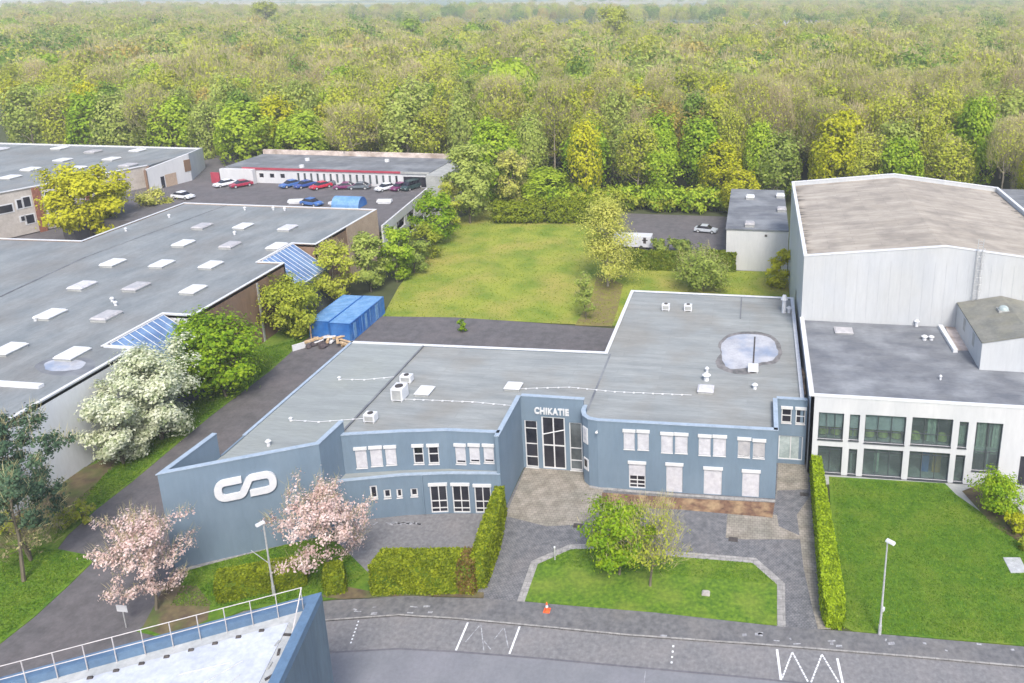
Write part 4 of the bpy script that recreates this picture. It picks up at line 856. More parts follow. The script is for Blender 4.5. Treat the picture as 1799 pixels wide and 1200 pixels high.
mb = MB(); mb.box(-114.6, 147.9, DZ, -112.7, 148.2, DZ+2.3); rs = mb.build('red_banner', M['red']); tag(rs, 'red hoarding panel at the left end of the white workshop', 'hoarding')

# far-left two-storey building
FL = empty('brick_office_building'); tag(FL, 'long two-storey beige building with white window bands and brick piers at the left edge', 'building')
FA, FBp = (-134.6-1.9*2.2, 119.5-22*.22*1), (-125.2, 143.6)
FA = (-139.0, 108.2); FZ = 9.4
W = Wl(FA, FBp); hs = []
for (x0, y0, x1, y1) in ((30, 351, 38, 366), (41, 346, 53, 363), (-6, 361, 22, 374), (79, 337, 86, 349), (88, 335, 94, 347), (37, 380, 43, 388), (46, 377, 60, 392), (86, 365, 92, 383), (-25, 366, -10, 380)):
    a = W.at(x0, (y0+y1)/2); b = W.at(x1, (y0+y1)/2); c = W.at((x0+x1)/2, y1); d = W.at((x0+x1)/2, y0); hs.append((a[0], b[0], c[1], d[1]))
mb = W.new(); mb.b(0, W.L, 1.0, FZ, -.3, 0); mb.build('wall', mat('beige_render', (.40, .37, .34), (.48, .45, .42), .6), FL)
for s0, s1, z0, z1 in hs:
    f = W.new(); f.b(s0-.25, s1+.25, z0-.2, z1+.2, .0, .06); fo = f.build('window', M['trim'], FL); f = W.new(); f.b(s0, s1, z0, z1, .05, .09); f.build('pane', M['glass'], fo)
for x0, x1 in ((57, 71), (150, 160)): s0 = W.at(x0, 345)[0]; s1 = W.at(x1, 345)[0]; mb = W.new(); mb.b(s0, s1, .5, FZ-.1, .0, .25); mb.build('brick_pier', add_brick(mat('red_brick', (.22, .085, .055), (.32, .13, .085), 1.2), .5, .16, .7), FL)
FE = G(355, 262, FZ)
mb = MB(); mb.prism([FA, FBp, FE, (-260, FE[1]), (-260, 108.2)], FZ-.3, FZ+.02); mb.build('roof', M['roofl'], FL)
mb = MB(); mb.strip([FA, FBp], .35, FZ+.02, FZ+.2, off=-.05); mb.strip([FE, (-260, FE[1])], .35, FZ+.02, FZ+.3); mb.build('coping', M['trim'], FL)
a, b = G(264, 336, DZ), G(338, 317, DZ); mb = MB(); mb.strip([a, b, (FE[0], FE[1]+.2)], .4, 0, [FZ+.2, FZ+1.5, FZ+.3]); mb.build('white_gable', M['white'], FL)
W2 = Wl(a, b); s = W2.at(286, 318)[0]; mb = W2.new(); mb.b(s-.4, s+.4, DZ, DZ+2.4, .0, .04); mb.build('door', M['glass'], FL); mb = W2.new(); mb.b(s+.6, s+3.2, DZ, DZ+2.6, .0, .05); mb.build('garage_door', M['sand'], FL)
mb = W2.new(); mb.b(W2.L-1.4, W2.L+.1, DZ+2.2, FZ+.3, .0, .08); mb.build('timber_panel', M['brown'], FL)
mb = MB(); c_ = G(252, 338, 3); mb.strip([FBp, (a[0]-.2, a[1]-.6)], .4, 0, FZ); mb.build('wall', M['brown'], FL)
for a in ((110, 281), (54, 297), (18, 311), (196, 279), (242, 264), (164, 266), (105, 260), (135, 295), (0, 262), (225, 290)):
    x, y = G(*a, FZ+.3); skylight(FL, x, y, FZ, 2.4, 2.6, .5)
sheet('yard', [(-142, 97.5), (-99, 99), (-99, 120.5), (-124, 142), (-134, 143)], .8, M['drive'], th=.8)
sheet('ramp_wall', [(-124, 120.4), (-98.8, 120.4), (-98.8, 120.6), (-124, 120.6)], DZ-.01, M['drive'], th=5)

# ================================================================= FOREGROUND TOWER
TW = empty('blue_tower_building'); tag(TW, 'dark blue building corner with a white roof and blue parapet in the near left foreground', 'building')
TZ = 12.0
T1 = G(565, 1040, TZ); T2 = G(490, 1200, TZ); T0 = G(0, 1190, TZ)
dv = Vector(T2)-Vector(T1); T3 = (T1[0]+dv.x*2.6, T1[1]+dv.y*2.6); du = Vector(T0)-Vector(T1); T4 = (T1[0]+du.x*1.6, T1[1]+du.y*1.6)
mb = MB(); mb.prism([T4, T1, T3, (T4[0]+dv.x*2, T4[1]+dv.y*2)], 0, TZ-.51); mb.build('wall', M['towerd'], TW)
mb = MB(); mb.strip([T3, T1, T4], .55, TZ-.5, TZ, off=0.0); mb.build('parapet', M['towerb'], TW)
inn = MB(); q = [(T4[0], T4[1]-.3), T1, T3, (T4[0]+dv.x*2, T4[1]+dv.y*2)]
mb = MB(); e1 = (Vector(T1)-Vector(T4)).normalized(); e2 = (Vector(T3)-Vector(T1)).normalized(); n1 = Vector((e1.y, -e1.x)); n2 = Vector((e2.y, -e2.x))
def inset(d):
    m = (n1+n2).normalized(); k_ = d/max(.3, m.dot(n1)); A = Vector(T4)+n1*d; Bc = Vector(T1)+m*k_; C_ = Vector(T3)+n2*d; return [tuple(A), tuple(Bc), tuple(C_), (A.x+dv.x*2, A.y+dv.y*2)]
mb.prism(inset(.55), TZ-.55, TZ-.46); mb.build('gutter', M['gutter'], TW)
mb = MB(); mb.prism(inset(1.2), TZ-.46, TZ-.40); mb.build('roof', M['membrane'], TW)
# railing along the parapet
RL = empty('roof_railing'); tag(RL, 'thin off-white safety railing along the blue parapet of the foreground roof', 'railing')
p = inset(.65); A, Bc, C_ = [Vector((*t, 0)) for t in p[:3]]
rz0 = TZ-.46
def rail(a, b, z): k = MB(); k.tube((a.x, a.y, z), (b.x, b.y, z), .024, n=6); k.build('rail', M['rail'], RL)
rail(A, Bc, rz0+1.6); rail(A, Bc, rz0+.85); e_ = Bc+(C_-Bc).normalized()*1.9; k = MB(); k.tube((Bc.x, Bc.y, rz0+1.6), (e_.x, e_.y, rz0+.1), .035); k.build('rail', M['rail'], RL)
Ln = (Bc-A).length; d = (Bc-A).normalized(); i = 0
while i*1.25 < Ln:
    q_ = Bc-d*(i*1.25+.05); k = MB(); k.box(q_.x-.018, q_.y-.018, rz0, q_.x+.018, q_.y+.018, rz0+1.6); k.build('post', M['rail'], RL); i += 1
for j in range(11):
    q_ = Vector((*inset(1.3)[1], 0))-d*(1.2+j*1.1); o = MB((q_.x, q_.y), rot=.3); o.box(-.14, -.07, TZ-.41, .14, .07, TZ-.29, .03); o = o.build('roof_clamp', M['iron']); tag(o, 'small dark clamp weight on the near edge of the white foreground roof', 'weight', 'dark clamp weights along the railing of the foreground roof')
for j in range(6):
    q_ = Vector((*inset(1.0)[1], 0))+(C_-Bc).normalized()*(.5+j*.62)+Vector((random.gauss(0, .1), random.gauss(0, .1), 0)); o = MB((q_.x, q_.y), rot=random.random()*3); o.box(-.2, -.06, TZ-.45, .2, .06, TZ-.38); o = o.build('debris_strip', M['iron' if j % 2 else 'conc']); tag(o, 'scrap of loose material in the corner gutter of the foreground roof', 'debris', 'loose scraps in the foreground roof corner')
k = MB(); c0 = Vector((*inset(2.0)[1], 0))
for (a, b, c, d_) in ((-.5, -1.4, -3.2, -3.6), (-1.5, -1.6, -5, -2.6), (.1, -2.2, -1.2, -5)): k.tube((c0.x+a*.6, c0.y+b, TZ-.385), (c0.x+c*.6, c0.y+d_, TZ-.385), .035, n=4)
k.build('roof_seam', M['gutter'], TW)

# ================================================================= SMALL THINGS
def lamp(base, topy, label, side=1, brace=False, box=False):
    x, y = G(*base); h = ztop(base, topy); e = empty('street_lamp', (x, y, 0)); tag(e, label, 'street lamp')
    k = MB(); k.cyl(0, 0, 0, h, .09, .05, 10); k.cyl(0, 0, 0, .9, .12, .12, 10); k.build('pole', M['steel'], e)
    k = MB(); k.box(-.17, -.12, h-.05, .17, .55, h+.12, .04); o = k.build('lamp_head', M['trim'], e, bevel=.03); k = MB(); k.box(-.12, .0, h-.075, .12, .48, h-.045); k.build('lens', M['glassp'], o)
    e.rotation_euler = (0, 0, side)
    if brace: k = MB(); k.tube((.02, -.02, 2.9), (.55, .9, 4.4), .03); k.build('stay', M['steel'], e)
    if box: k = MB(); k.box(-.32, -.1, 2.0, -.09, .1, 2.25); k.build('control_box', M['trim'], e)
    return e
lamp((482, 1047), 918, 'tall grey street lamp in front of the blue logo wall', side=2.6, brace=True)
lamp((1545, 1116), 950, 'tall grey street lamp at the edge of the right lawn', side=-2.2, box=True)
def fin(name, loc, label, cat, group=None, rz=0): e = empty(name, loc, rz); return tag(e, label, cat, group)
x, y = G(222, 1103); e = fin('sign_post', (x, y, 0), 'small white sign on a thin post beside the left drive', 'sign')
k = MB(); k.cyl(0, 0, 0, 1.8, .035); k.build('post', M['steel'], e); k = MB(); k.box(-.42, -.05, 1.45, .42, -.02, 2.0); k.build('board', M['trim'], e)
x, y = G(961, 1075); e = fin('traffic_cone', (x, y, .10), 'orange and white traffic cone on the pavement by the island lawn', 'traffic cone')
k = MB(); k.box(-.24, -.24, 0, .24, .24, .05); k.cyl(0, 0, .05, .75, .16, .04); k.build('body', M['orange'], e); k = MB(); k.cyl(0, 0, .35, .55, .118, .084, cap=False); k.build('band', M['trim'], e)
x, y = G(975, 984); e = fin('bollard', (x, y, .05), 'thin grey post at the curved edge of the island lawn', 'post')
k = MB(); k.cyl(0, 0, 0, 1.15, .06); k.build('pole', M['steel'], e); k = MB(); k.ball(0, 0, 1.18, .09); k.build('cap', M['trim'], e)
x, y = G(1240, 1045); k = MB(); k.box(x-.35, y-.25, .05, x+.35, y+.3, .28, .08); tag(k.build('boulder', M['stone'], bevel=.08), 'small pale block lying in the island lawn', 'stone')
def drain(px_, label, s=.35): x, y = G(*px_); k = MB(); k.box(x-s, y-.22, .03, x+s, y+.22, .05); k.box(x-s-.05, y-.27, .02, x+s+.05, y+.27, .042); tag(k.build('drain_cover', M['iron']), label, 'drain cover')
drain((1288, 948), 'dark drain cover on the cobbles below the brown gravel bed'); drain((1015, 924), 'dark drain cover in the paved entrance apron')
drain((1413, 869), 'dark drain cover beside the right clipped hedge in the narrow passage')
w_ = Gs([(1762, 980), (1792, 980), (1805, 1006), (1776, 1007)], .07); k = MB(); k.prism(w_, .02, .12); tag(k.build('access_hatch', M['steel']), 'square grey metal hatch in the right lawn', 'hatch')
# road paint
def paint(segs, wd, m, z=ZC, name='road_marking'):
    k = MB()
    for a, b in segs:
        a, b = Vector(G(*a)), Vector(G(*b)); d = (b-a).normalized(); n_ = Vector((-d.y, d.x))*wd/2
        k.face([(a.x+n_.x, a.y+n_.y, z), (a.x-n_.x, a.y-n_.y, z), (b.x-n_.x, b.y-n_.y, z), (b.x+n_.x, b.y+n_.y, z)])
    o = k.build(name, M[m]); o['kind'] = 'structure'
def dots(a, b, n, wd, m, f=.45): paint([((a[0]+(b[0]-a[0])*i/n, a[1]+(b[1]-a[1])*i/n), (a[0]+(b[0]-a[0])*(i+f)/n, a[1]+(b[1]-a[1])*(i+f)/n)) for i in range(n)], wd, m)
dots((630, 1091), (615, 1134), 7, .11, 'paint'); dots((1183, 1134), (1179, 1172), 4, .13, 'paint', .35)
paint([((822, 1094), (801, 1143)), ((913, 1101), (895, 1149))], .14, 'paint')
paint([((845, 1098), (850, 1143)), ((842, 1100), (818, 1128)), ((862, 1141), (850, 1126)), ((886, 1104), (893, 1138)), ((884, 1104), (868, 1124))], .07, 'paintf', ZC+.002)
paint([((1365, 1141), (1372, 1195)), ((1471, 1157), (1481, 1203))], .16, 'paint')
for a, b in (((1374, 1192), (1392, 1146)), ((1392, 1146), (1420, 1199)), ((1425, 1199), (1444, 1150)), ((1444, 1150), (1474, 1200))): dots(a, b, 9, .11, 'paint', .8)
paint([((1134, 1180), (1131, 1205))], .05, 'paintf')
paint([((572, 1146), (590, 1146)), ((590, 1146), (700, 1140)), ((700, 1140), (800, 1145)), ((800, 1145), (950, 1157)), ((950, 1157), (1100, 1171)), ((1100, 1171), (1300, 1189)), ((1300, 1189), (1500, 1210))], .14, 'asphalt', ZC+.001, 'road_joint')
for i in range(26):
    a = random.uniform(1150, 1780); b_ = 1098+(a-1150)*.045+random.uniform(8, 26)
    if i < 9: a = random.uniform(620, 780); b_ = random.uniform(1066, 1082)
    paint([((a, b_), (a+random.uniform(2, 14), b_+random.uniform(-1, 2)))], random.uniform(.08, .25), 'paintf', .104, 'pavement_stain')
# pale scuffs in the forecourt
for i in range(14): a = random.uniform(655, 735); paint([((a, 921+random.uniform(-3, 3)), (a+random.uniform(5, 16), 920+random.uniform(-3, 3)))], random.uniform(.06, .2), 'paintf', ZC+.003, 'forecourt_scuff')

# containers
def container(pts_x, y0, y1, h, label):
    x0, x1 = pts_x; e = fin('shipping_container', (x0, y0, 0), label, 'container', 'blue containers in the rear yard'); w_, l_ = x1-x0, y1-y0
    k = MB()
    n_ = 16
    for i in range(n_): a = l_*i/n_; k.box(.04, a+.08, .15, w_-.04, a+l_/n_-.08, h-.08); k.box(.09, a, .15, w_-.09, a+l_/n_, h-.1)
    for i in range(9): a = w_*i/9; k.box(a+.06, .02, .15, a+w_/9-.06, .12, h-.08)
    k.build('body', M['cont'], e)
    k = MB()
    for a in (0, w_-.14):
        for b in (0, l_-.14): k.box(a, b, 0, a+.14, b+.14, h)
    for a in (0, w_-.1): k.box(a, .14, 0, a+.1, l_-.14, .16); k.box(a, .14, h-.14, a+.1, l_-.14, h-.01)
    k.box(.14, 0, h-.14, w_-.14, .1, h-.01); k.box(.14, l_-.1, h-.14, w_-.14, l_, h-.01); k.build('frame', M['cont'], e)
    k = MB(); 
    for i in range(18): a = l_*i/18; k.box(.1, a+.05, h-.1, w_-.1, a+l_/18-.05, h+.0)
    k.box(.1, .1, h-.14, w_-.1, l_-.1, h-.03); k.build('roof', M['controof'], e)
    k = MB()
    for i in range(3): k.box(w_+.002, .8+i*l_/3.2, .2, w_+.06, 1.3+i*l_/3.2, h-.3)
    for i in range(4): k.tube((w_+.08, .6+i*l_/4.2, .15), (w_+.08, .6+i*l_/4.2, h-.12), .03)
    k.build('locking_bar', M['controof'], e)
container((-57.9, -54.95), 88.6, 97.6, 2.65, 'blue shipping container, the left one, next to the olive bush'); container((-54.9, -51.9), 88.4, 97.8, 2.6, 'blue shipping container, the right one, at the edge of the meadow')
# rubbish and timber in front of the containers
R = random.Random(3)
for i in range(16):
    x, y = G(R.uniform(548, 612), R.uniform(597, 610)); k = MB((x, y), rot=R.uniform(0, 3)); z = R.uniform(0, .7); k.box(-R.uniform(.4, 1.1), -.16, z, R.uniform(.4, 1.1), .16, z+R.uniform(.05, .3))
    tag(k.build('timber_piece', M['wood' if i % 3 else 'trim']), 'loose timber or board in the heap in front of the blue containers', 'timber', 'boards heaped in front of the containers')
for i in range(8):
    x, y = G(R.uniform(540, 585), R.uniform(606, 614)); k = MB((x, y), rot=R.uniform(0, 3)); k.ball(0, 0, .2, R.uniform(.35, .6), R.uniform(.3, .5), 8, 4); tag(k.build('rubbish_bag', M['junk']), 'dark rubbish sack in the heap in front of the blue containers', 'rubbish bag', 'dark sacks heaped in front of the containers')
x, y = G(548, 600); k = MB((x, y)); k.box(-.06, -.06, 0, .06, .06, 2.2); tag(k.build('wooden_post', M['wood']), 'upright wooden post at the left of the timber heap', 'post')
x, y = G(531, 612); k = MB((x, y), rot=.9); k.box(-1.2, -.1, 0, 1.2, .1, .8); tag(k.build('white_board', M['trim']), 'long white board leaning at the grass edge left of the rubbish heap', 'board')
# trailer box in the back yard
e = fin('box_trailer', (-24.6, 129.9, 0), 'white box trailer behind the dark rear hedge', 'trailer')
k = MB(); k.box(0, 0, .5, 6.8, 2.4, 2.4); k.build('box', M['white'], e); k = MB()
for a in (1.6, 5.0): k.cyl(0, 0, 0, 0.01, .01); k.tube((a, -.06, .4), (a, .15, .4), .4, n=12)
k.build('wheel', M['black'], e); k = MB(); k.box(5.4, -.02, 1.2, 5.9, -.005, 2.3); k.box(5.2, -.02, 1.7, 6.2, -.005, 1.9); k.build('dark_mark', M['iron'], e)

# cars --------------------------------------------------------------
def car_master(kind='car'):
    L_, Wd, Hh = (4.4, 1.78, 1.45) if kind == 'car' else (5.2, 1.95, 2.1)
    e = empty('parked_car' if kind == 'car' else 'parked_van')
    if kind == 'car': low = [(-2.2, .35), (-2.18, .72), (-1.1, .9), (1.5, .95), (2.15, .88), (2.2, .35)]; cab = [(-1.15, .88), (-.45, 1.38), (.95, 1.45), (1.75, .93)]
    else: low = [(-2.6, .35), (-2.58, .85), (-1.9, 1.1), (2.55, 1.15), (2.6, .35)]; cab = [(-1.95, 1.08), (-1.35, 1.9), (2.3, 2.05), (2.55, 1.12)]
    def side(prof, w0, w1, zb):
        k = MB(); n_ = len(prof); a = [k.pt(x, -w0, z) if z <= zb else k.pt(x, -w1, z) for x, z in prof]; b = [k.pt(x, w0, z) if z <= zb else k.pt(x, w1, z) for x, z in prof]
        k.f.append(tuple(a)); k.f.append(tuple(b[::-1]))
        for i in range(n_): j = (i+1) % n_; k.f.append((a[i], a[j], b[j], b[i]))
        return k
    bd = side(low, Wd/2, Wd/2-.05, .8).build('body', PAINT['white'], e, bevel=.06)
    side(cab, Wd/2-.08, Wd/2-.25, 1.0).build('windows', M['glass'], e, bevel=.03)
    k = MB(); x0, x1 = cab[1][0]+.05, cab[2][0]-.02; k.box(x0, -Wd/2+.2, cab[1][1]-.0, x1, Wd/2-.2, cab[2][1]+.03, .05); k.build('roof', PAINT['white'], e, bevel=.03)
    for sx in (-1.38, 1.35) if kind == 'car' else (-1.6, 1.6):
        for sy in (-1, 1):
            k = MB(); k.tube((sx, sy*(Wd/2-.2), .33), (sx, sy*(Wd/2+.01), .33), .33, n=14); wv = k.build('wheel', M['black'], e)
            k = MB(); k.tube((sx, sy*(Wd/2), .33), (sx, sy*(Wd/2+.02), .33), .2, n=10); k.build('rim', M['steel'], wv)
    for sy in (-.6, .6): k = MB(); k.box(low[0][0]-.01, sy-.2, .58, low[0][0]+.1, sy+.2, .72); k.build('headlight', M['glassp'], e)
    for sy in (-.65, .65): k = MB(); k.box(low[-1][0]-.1, sy-.15, .65, low[-1][0]+.01, sy+.15, .8); k.build('tail_light', M['red'], e)
    return e
PAINT = {}
for n_, c in (('white', (.62, .64, .68)), ('silver', (.40, .43, .46)), ('red', (.42, .02, .045)), ('dred', (.28, .02, .05)), ('blue', (.03, .07, .26)), ('mblue', (.05, .13, .36)), ('black', (.02, .02, .03)), ('plum', (.14, .02, .09)), ('grey', (.10, .12, .14)), ('dgreen', (.03, .055, .055))):
    m = mat('paint_'+n_, c, tuple(q*1.15 for q in c), 1.5, .3, spec=.6); PAINT[n_] = m
masters = {'car': car_master(), 'van': car_master('van')}
used_ = set()
def put_car(px_, z, rz, col, label, kind='car', s=1.0):
    m0 = masters[kind]
    if kind in used_:
        e = m0.copy(); COL.objects.link(e)
        for ch in list(m0.children):
            c = ch.copy(); COL.objects.link(c); c.parent = e
            for g_ in ch.children: d = g_.copy(); COL.objects.link(d); d.parent = c
    else: e = m0; used_.add(kind)
    e.location = (*G(*px_, z), z); e.rotation_euler = (0, 0, rz); e.scale = (s, s, s)
    for c in e.children:
        if c.name.split('.')[0] in ('body', 'roof'): c.material_slots[0].link = 'OBJECT'; c.material_slots[0].material = PAINT[col]
    tag(e, label, 'car' if kind == 'car' else 'van', 'cars parked on the raised deck' if z else 'cars behind the garden hedge')
    return e
rr_ = math.radians
put_car((396, 327), DZ, rr_(60), 'white', 'white car at the left end of the deck row beside the dark red car')
put_car((424, 328), DZ, rr_(55), 'dred', 'dark red car parked beside the white car left of the workshop wall')
put_car((511, 328), DZ, rr_(62), 'mblue', 'mid blue car, left one of the two blue cars parked side by side'); put_car((536, 329), DZ, rr_(62), 'blue', 'dark blue car parked between the mid blue car and the bright red car')
put_car((564, 331), DZ, rr_(60), 'red', 'bright red car in the middle of the row on the deck'); put_car((592, 322), DZ, rr_(85), 'grey', 'dark grey van close to the workshop wall behind the bright red car', 'van', .85)
put_car((606, 332), DZ, rr_(15), 'plum', 'dark plum car parked sideways just right of the bright red car'); put_car((632, 332), DZ, rr_(10), 'grey', 'grey car parked sideways in front of the workshop windows')
put_car((678, 334), DZ, rr_(60), 'white', 'white car parked left of the plum red car by the dark garage opening'); put_car((702, 333), DZ, rr_(75), 'plum', 'plum red car next to the dark green van'); put_car((724, 332), DZ, rr_(70), 'dgreen', 'dark green van by the garage opening of the workshop', 'van', .95)
put_car((322, 349), DZ, rr_(172), 'white', 'white car alone at the left edge of the deck behind the factory roof'); put_car((548, 361), DZ, rr_(165), 'mblue', 'blue car with a pale roof parked behind the low factory parapet')
put_car((1240, 408), 0, rr_(170), 'silver', 'silver car alone in the rear car park behind the garden hedge')
put_car((236, 372), .8, rr_(60), 'silver', 'grey car beside the big yellow tree in the factory yard')
# blue barrel tent and odds on the deck
x, y = G(620, 362, DZ); e = fin('blue_tent', (x, y, DZ), 'rounded blue tarpaulin tunnel tent at the front of the deck', 'tent'); n_ = 10
k = MB(); a = [[k.pt(xx, 1.7*math.cos(math.pi*i/n_), 1.9*math.sin(math.pi*i/n_)) for i in range(n_+1)] for xx in (-3.4, 2.0)]
for i in range(n_): k.f.append((a[0][i], a[0][i+1], a[1][i+1], a[1][i]))
k.build('cover', M['controof'], e); k = MB(); k.f.append(tuple(k.pt(2.01, 1.66*math.cos(math.pi*i/n_), 1.86*math.sin(math.pi*i/n_)) for i in range(n_+1))); k.build('end_panel', M['cont'], e)
for i, a in enumerate(((520, 357), (590, 359), (600, 357), (676, 357))):
    x, y = G(*a, DZ); k = MB((x, y), rot=.3+i, z=DZ); k.box(-1.4, -.6, .3, 1.4, .6, .75, .1); k.box(-1.2, -.5, 0, 1.2, .5, .3); tag(k.build('covered_trailer', M['trim']), ['white covered trailer at the left of the blue car behind the parapet', 'white covered trailer between the blue car and the blue tent', 'white flat trailer touching the left of the blue tent', 'white trailer at the corner of the deck right of the blue tent'][i], 'trailer')

# ================================================================= HEDGES
hedge('clipped_hedge', [G(652, 1047), (-20.3, 47.7), (-20.6, 49.6), (-28.0, 48.6)], 2.75, 'hedge', 'long thick yellow-green clipped hedge in the front forecourt with a brown right end', n=18000, ls=.085, brown=('hedgeb', -21.6, -19))
hedge('clipped_hedge', [(-20.75, 48.2), (-19.7, 48.5), (-20.0, 52.5), (-20.9, 57.2), (-21.7, 57.0), (-21.35, 52.5)], 2.9, 'hedge', 'narrow tall clipped hedge running back to the blue wall corner beside the cobbled drive', n=13000, ls=.085)
hedge('clipped_hedge', Gs([(382, 1062), (540, 1030), (540, 1008), (388, 1036)]), 1.9, 'hedge', 'low yellow-green hedge block below the blue logo wall', n=10000, ls=.085)
hedge('clipped_hedge', Gs([(572, 1048), (608, 1042), (606, 1018), (574, 1022)]), 1.8, 'hedge', 'short stub of hedge beside the trunk of the middle blossom tree', n=3200, ls=.085)
hedge('clipped_hedge', [(6.25, 66.4), (5.95, 48.6), (6.2, 47.75), (7.3, 47.7), (7.55, 48.4), (7.15, 66.3)], 2.1, 'hedgel', 'long bright lime green clipped hedge along the right lawn', n=24000, ls=.085)
hedge('clipped_hedge', [(-20.6, 119.6), (-9.8, 119.8), (-9.8, 121.6), (-20.6, 121.4)], 3.0, 'hedged', 'long dark green hedge behind the meadow in front of the white trailer', n=5000, ls=.2)
hedge('clipped_hedge', [(-7.3, 120.4), (-2.6, 120.6), (-2.6, 122.6), (-7.3, 122.4)], 3.1, 'hedged', 'dark green hedge block against the white outbuilding', n=2600, ls=.2)
# ================================================================= PLANTED TREES AND SHRUBS
tree_px('pine_tree', (42, 1022), 745, 100, 'dark blue-green pine with a bare lower trunk at the left edge', 'pine tree', leaf='pine', seed=5, n=17000, ls=.13, base=.34, limbs=16, spread=.075, twig=.12, tr=.16, bark='bark')
tree_px('bare_shrub', (55, 985), 842, 75, 'bare brown thicket under the pine at the left edge', 'shrub', leaf='twig', twig=.75, seed=6, n=3500, ls=.12, base=.1, multi=3, limbs=5, twigmat='twig')
tree_px('flowering_tree', (218, 815), 690, 56, 'cream-white flowering shrub tree, the nearest bloom against the white wall', 'flowering tree', leaf='cream', seed=7, n=13000, ls=.15, base=.04, multi=2, limbs=8, spread=.13, group='cream flowering trees by the white wall')
tree_px('flowering_tree', (285, 772), 620, 76, 'cream-white flowering shrub tree, the larger bloom beside the bright green bush', 'flowering tree', leaf='cream', seed=8, n=17000, ls=.15, base=.04, multi=2, limbs=10, spread=.13, group='cream flowering trees by the white wall')
tree_px('round_bush', (398, 698), 570, 80, 'big round bright green bush beside the cream flowering trees', 'bush', leaf='bright', seed=9, n=13000, ls=.20, base=.04, limbs=13, spread=.14, multi=2)
tree_px('round_bush', (520, 592), 496, 58, 'olive green bush behind the left blue container', 'bush', leaf='olive', seed=10, n=6500, ls=.2, base=.05, limbs=9, multi=2)
tree_px('garden_tree', (592, 535), 428, 46, 'olive tan tree beside the glazed corner of the brown factory wall', 'tree', leaf='olive', seed=12, n=6000, ls=.22, base=.08, limbs=11, twig=.25)
tree_px('garden_tree', (652, 512), 410, 38, 'grey-green tree in front of the sand-coloured factory end', 'tree', leaf='grey', seed=13, n=5500, ls=.22, base=.06, limbs=11)
tree_px('garden_tree', (698, 495), 402, 38, 'deep green tree between the grey-green tree and the meadow', 'tree', leaf='fresh', seed=14, n=5500, ls=.22, base=.05, limbs=11)
tree_px('low_bush', (728, 480), 430, 34, 'low green bush at the meadow edge right of the deep green tree', 'bush', leaf='grey', seed=15, n=2600, ls=.2, base=.03, multi=2, limbs=5)
tree_px('low_bush', (750, 456), 400, 36, 'low yellow-green bush below the bright green tree by the deck wall', 'bush', leaf='olive', seed=16, n=2800, ls=.2, base=.03, multi=2, limbs=5)
tree_px('garden_tree', (765, 430), 343, 46, 'bright green rounded tree in front of the white deck wall', 'tree', leaf='bright', seed=17, n=5500, ls=.26, base=.06, limbs=11)
tree_px('garden_tree', (826, 392), 258, 54, 'tall pale green willow-like tree at the far left corner of the meadow', 'tree', leaf='grey', seed=18, n=8000, ls=.3, base=.05, limbs=14, spread=.11)
tree_px('garden_tree', (795, 400), 320, 26, 'small brownish tree between the willow-like tree and the workshop', 'tree', leaf='olive', twig=.4, seed=19, n=3500, ls=.26, base=.08)
tree_px('garden_tree', (900, 372), 266, 44, 'golden tan tree behind the golden conifer row', 'tree', leaf='birch', twig=.35, seed=20, n=4500, ls=.28, base=.1)
x, y = G(162, 425, .8); ms = tree_meshes(21, 12.5, 6.0, .06, 'yellow', 'bark', n=16000, ls=.30, limbs=16, spread=.12)
put_tree('garden_tree', ms, x, y, 'big vivid yellow-green tree in the yard before the beige building', 'tree', z=.8, rz=0)
x, y = G(277, 395, .8); ms = tree_meshes(22, 6.5, 2.9, .1, 'birch', 'bark', n=2600, ls=.28, limbs=9, twig=.3)
put_tree('garden_tree', ms, x, y, 'small pale yellow tree right of the vivid yellow-green tree', 'tree', z=.8, rz=0)
tree_px('cherry_tree', (275, 1072), 918, 80, 'pink blossoming cherry tree beside the left drive', 'cherry tree', leaf='pink', seed=23, n=7600, ls=.10, base=.24, limbs=13, spread=.085, twig=.15, tn=1.5, tr=.14, shape=1, group='pink cherry trees', subs=6)
tree_px('cherry_tree', (578, 1018), 858, 84, 'pink blossoming cherry tree in front of the corner of the logo wall', 'cherry tree', leaf='pink', seed=24, n=8600, ls=.10, base=.2, limbs=14, spread=.085, twig=.14, tn=1.5, tr=.15, group='pink cherry trees', subs=6)
tree_px('garden_tree', (1088, 1010), 894, 64, 'dense yellow-green tree in the island lawn', 'tree', leaf='bright', seed=25, n=9000, ls=.13, base=.12, limbs=14, spread=.13, twig=.1, tr=.12)
tree_px('garden_tree', (1142, 1030), 904, 64, 'sparse thin-leaved tree on the right of the dense tree in the island lawn', 'tree', leaf='olive', seed=26, n=2600, ls=.10, base=.3, limbs=12, spread=.14, twig=.5, tn=2, lean=.6, tr=.12)
tree_px('birch_tree', (1068, 503), 350, 62, 'tall pale yellow birch at the right side of the meadow', 'birch tree', leaf='birch', seed=27, n=15000, ls=.15, base=.05, limbs=22, spread=.17, shape=1.1, bark='barkp')
tree_px('young_tree', (1030, 562), 478, 26, 'thin grey-green young tree at the near right corner of the meadow', 'young tree', leaf='grey', seed=28, n=2600, ls=.16, base=.12, limbs=9, shape=1.1, twig=.3, tr=.07)
tree_px('round_bush', (1236, 512), 450, 52, 'pale olive round bush in the grass behind the office roof', 'bush', leaf='grey', seed=29, n=5500, ls=.2, base=.04, multi=2, limbs=8, twig=.2)
tree_px('low_bush', (1196, 446), 424, 22, 'silvery bush behind the long dark hedge, the right one', 'bush', leaf='grey', seed=30, n=2000, ls=.22, base=.03, multi=2, limbs=4)
tree_px('low_bush', (1158, 444), 422, 15, 'small silvery bush behind the long dark hedge, next to the trailer', 'bush', leaf='grey', seed=31, n=1400, ls=.22, base=.03, multi=2, limbs=4)
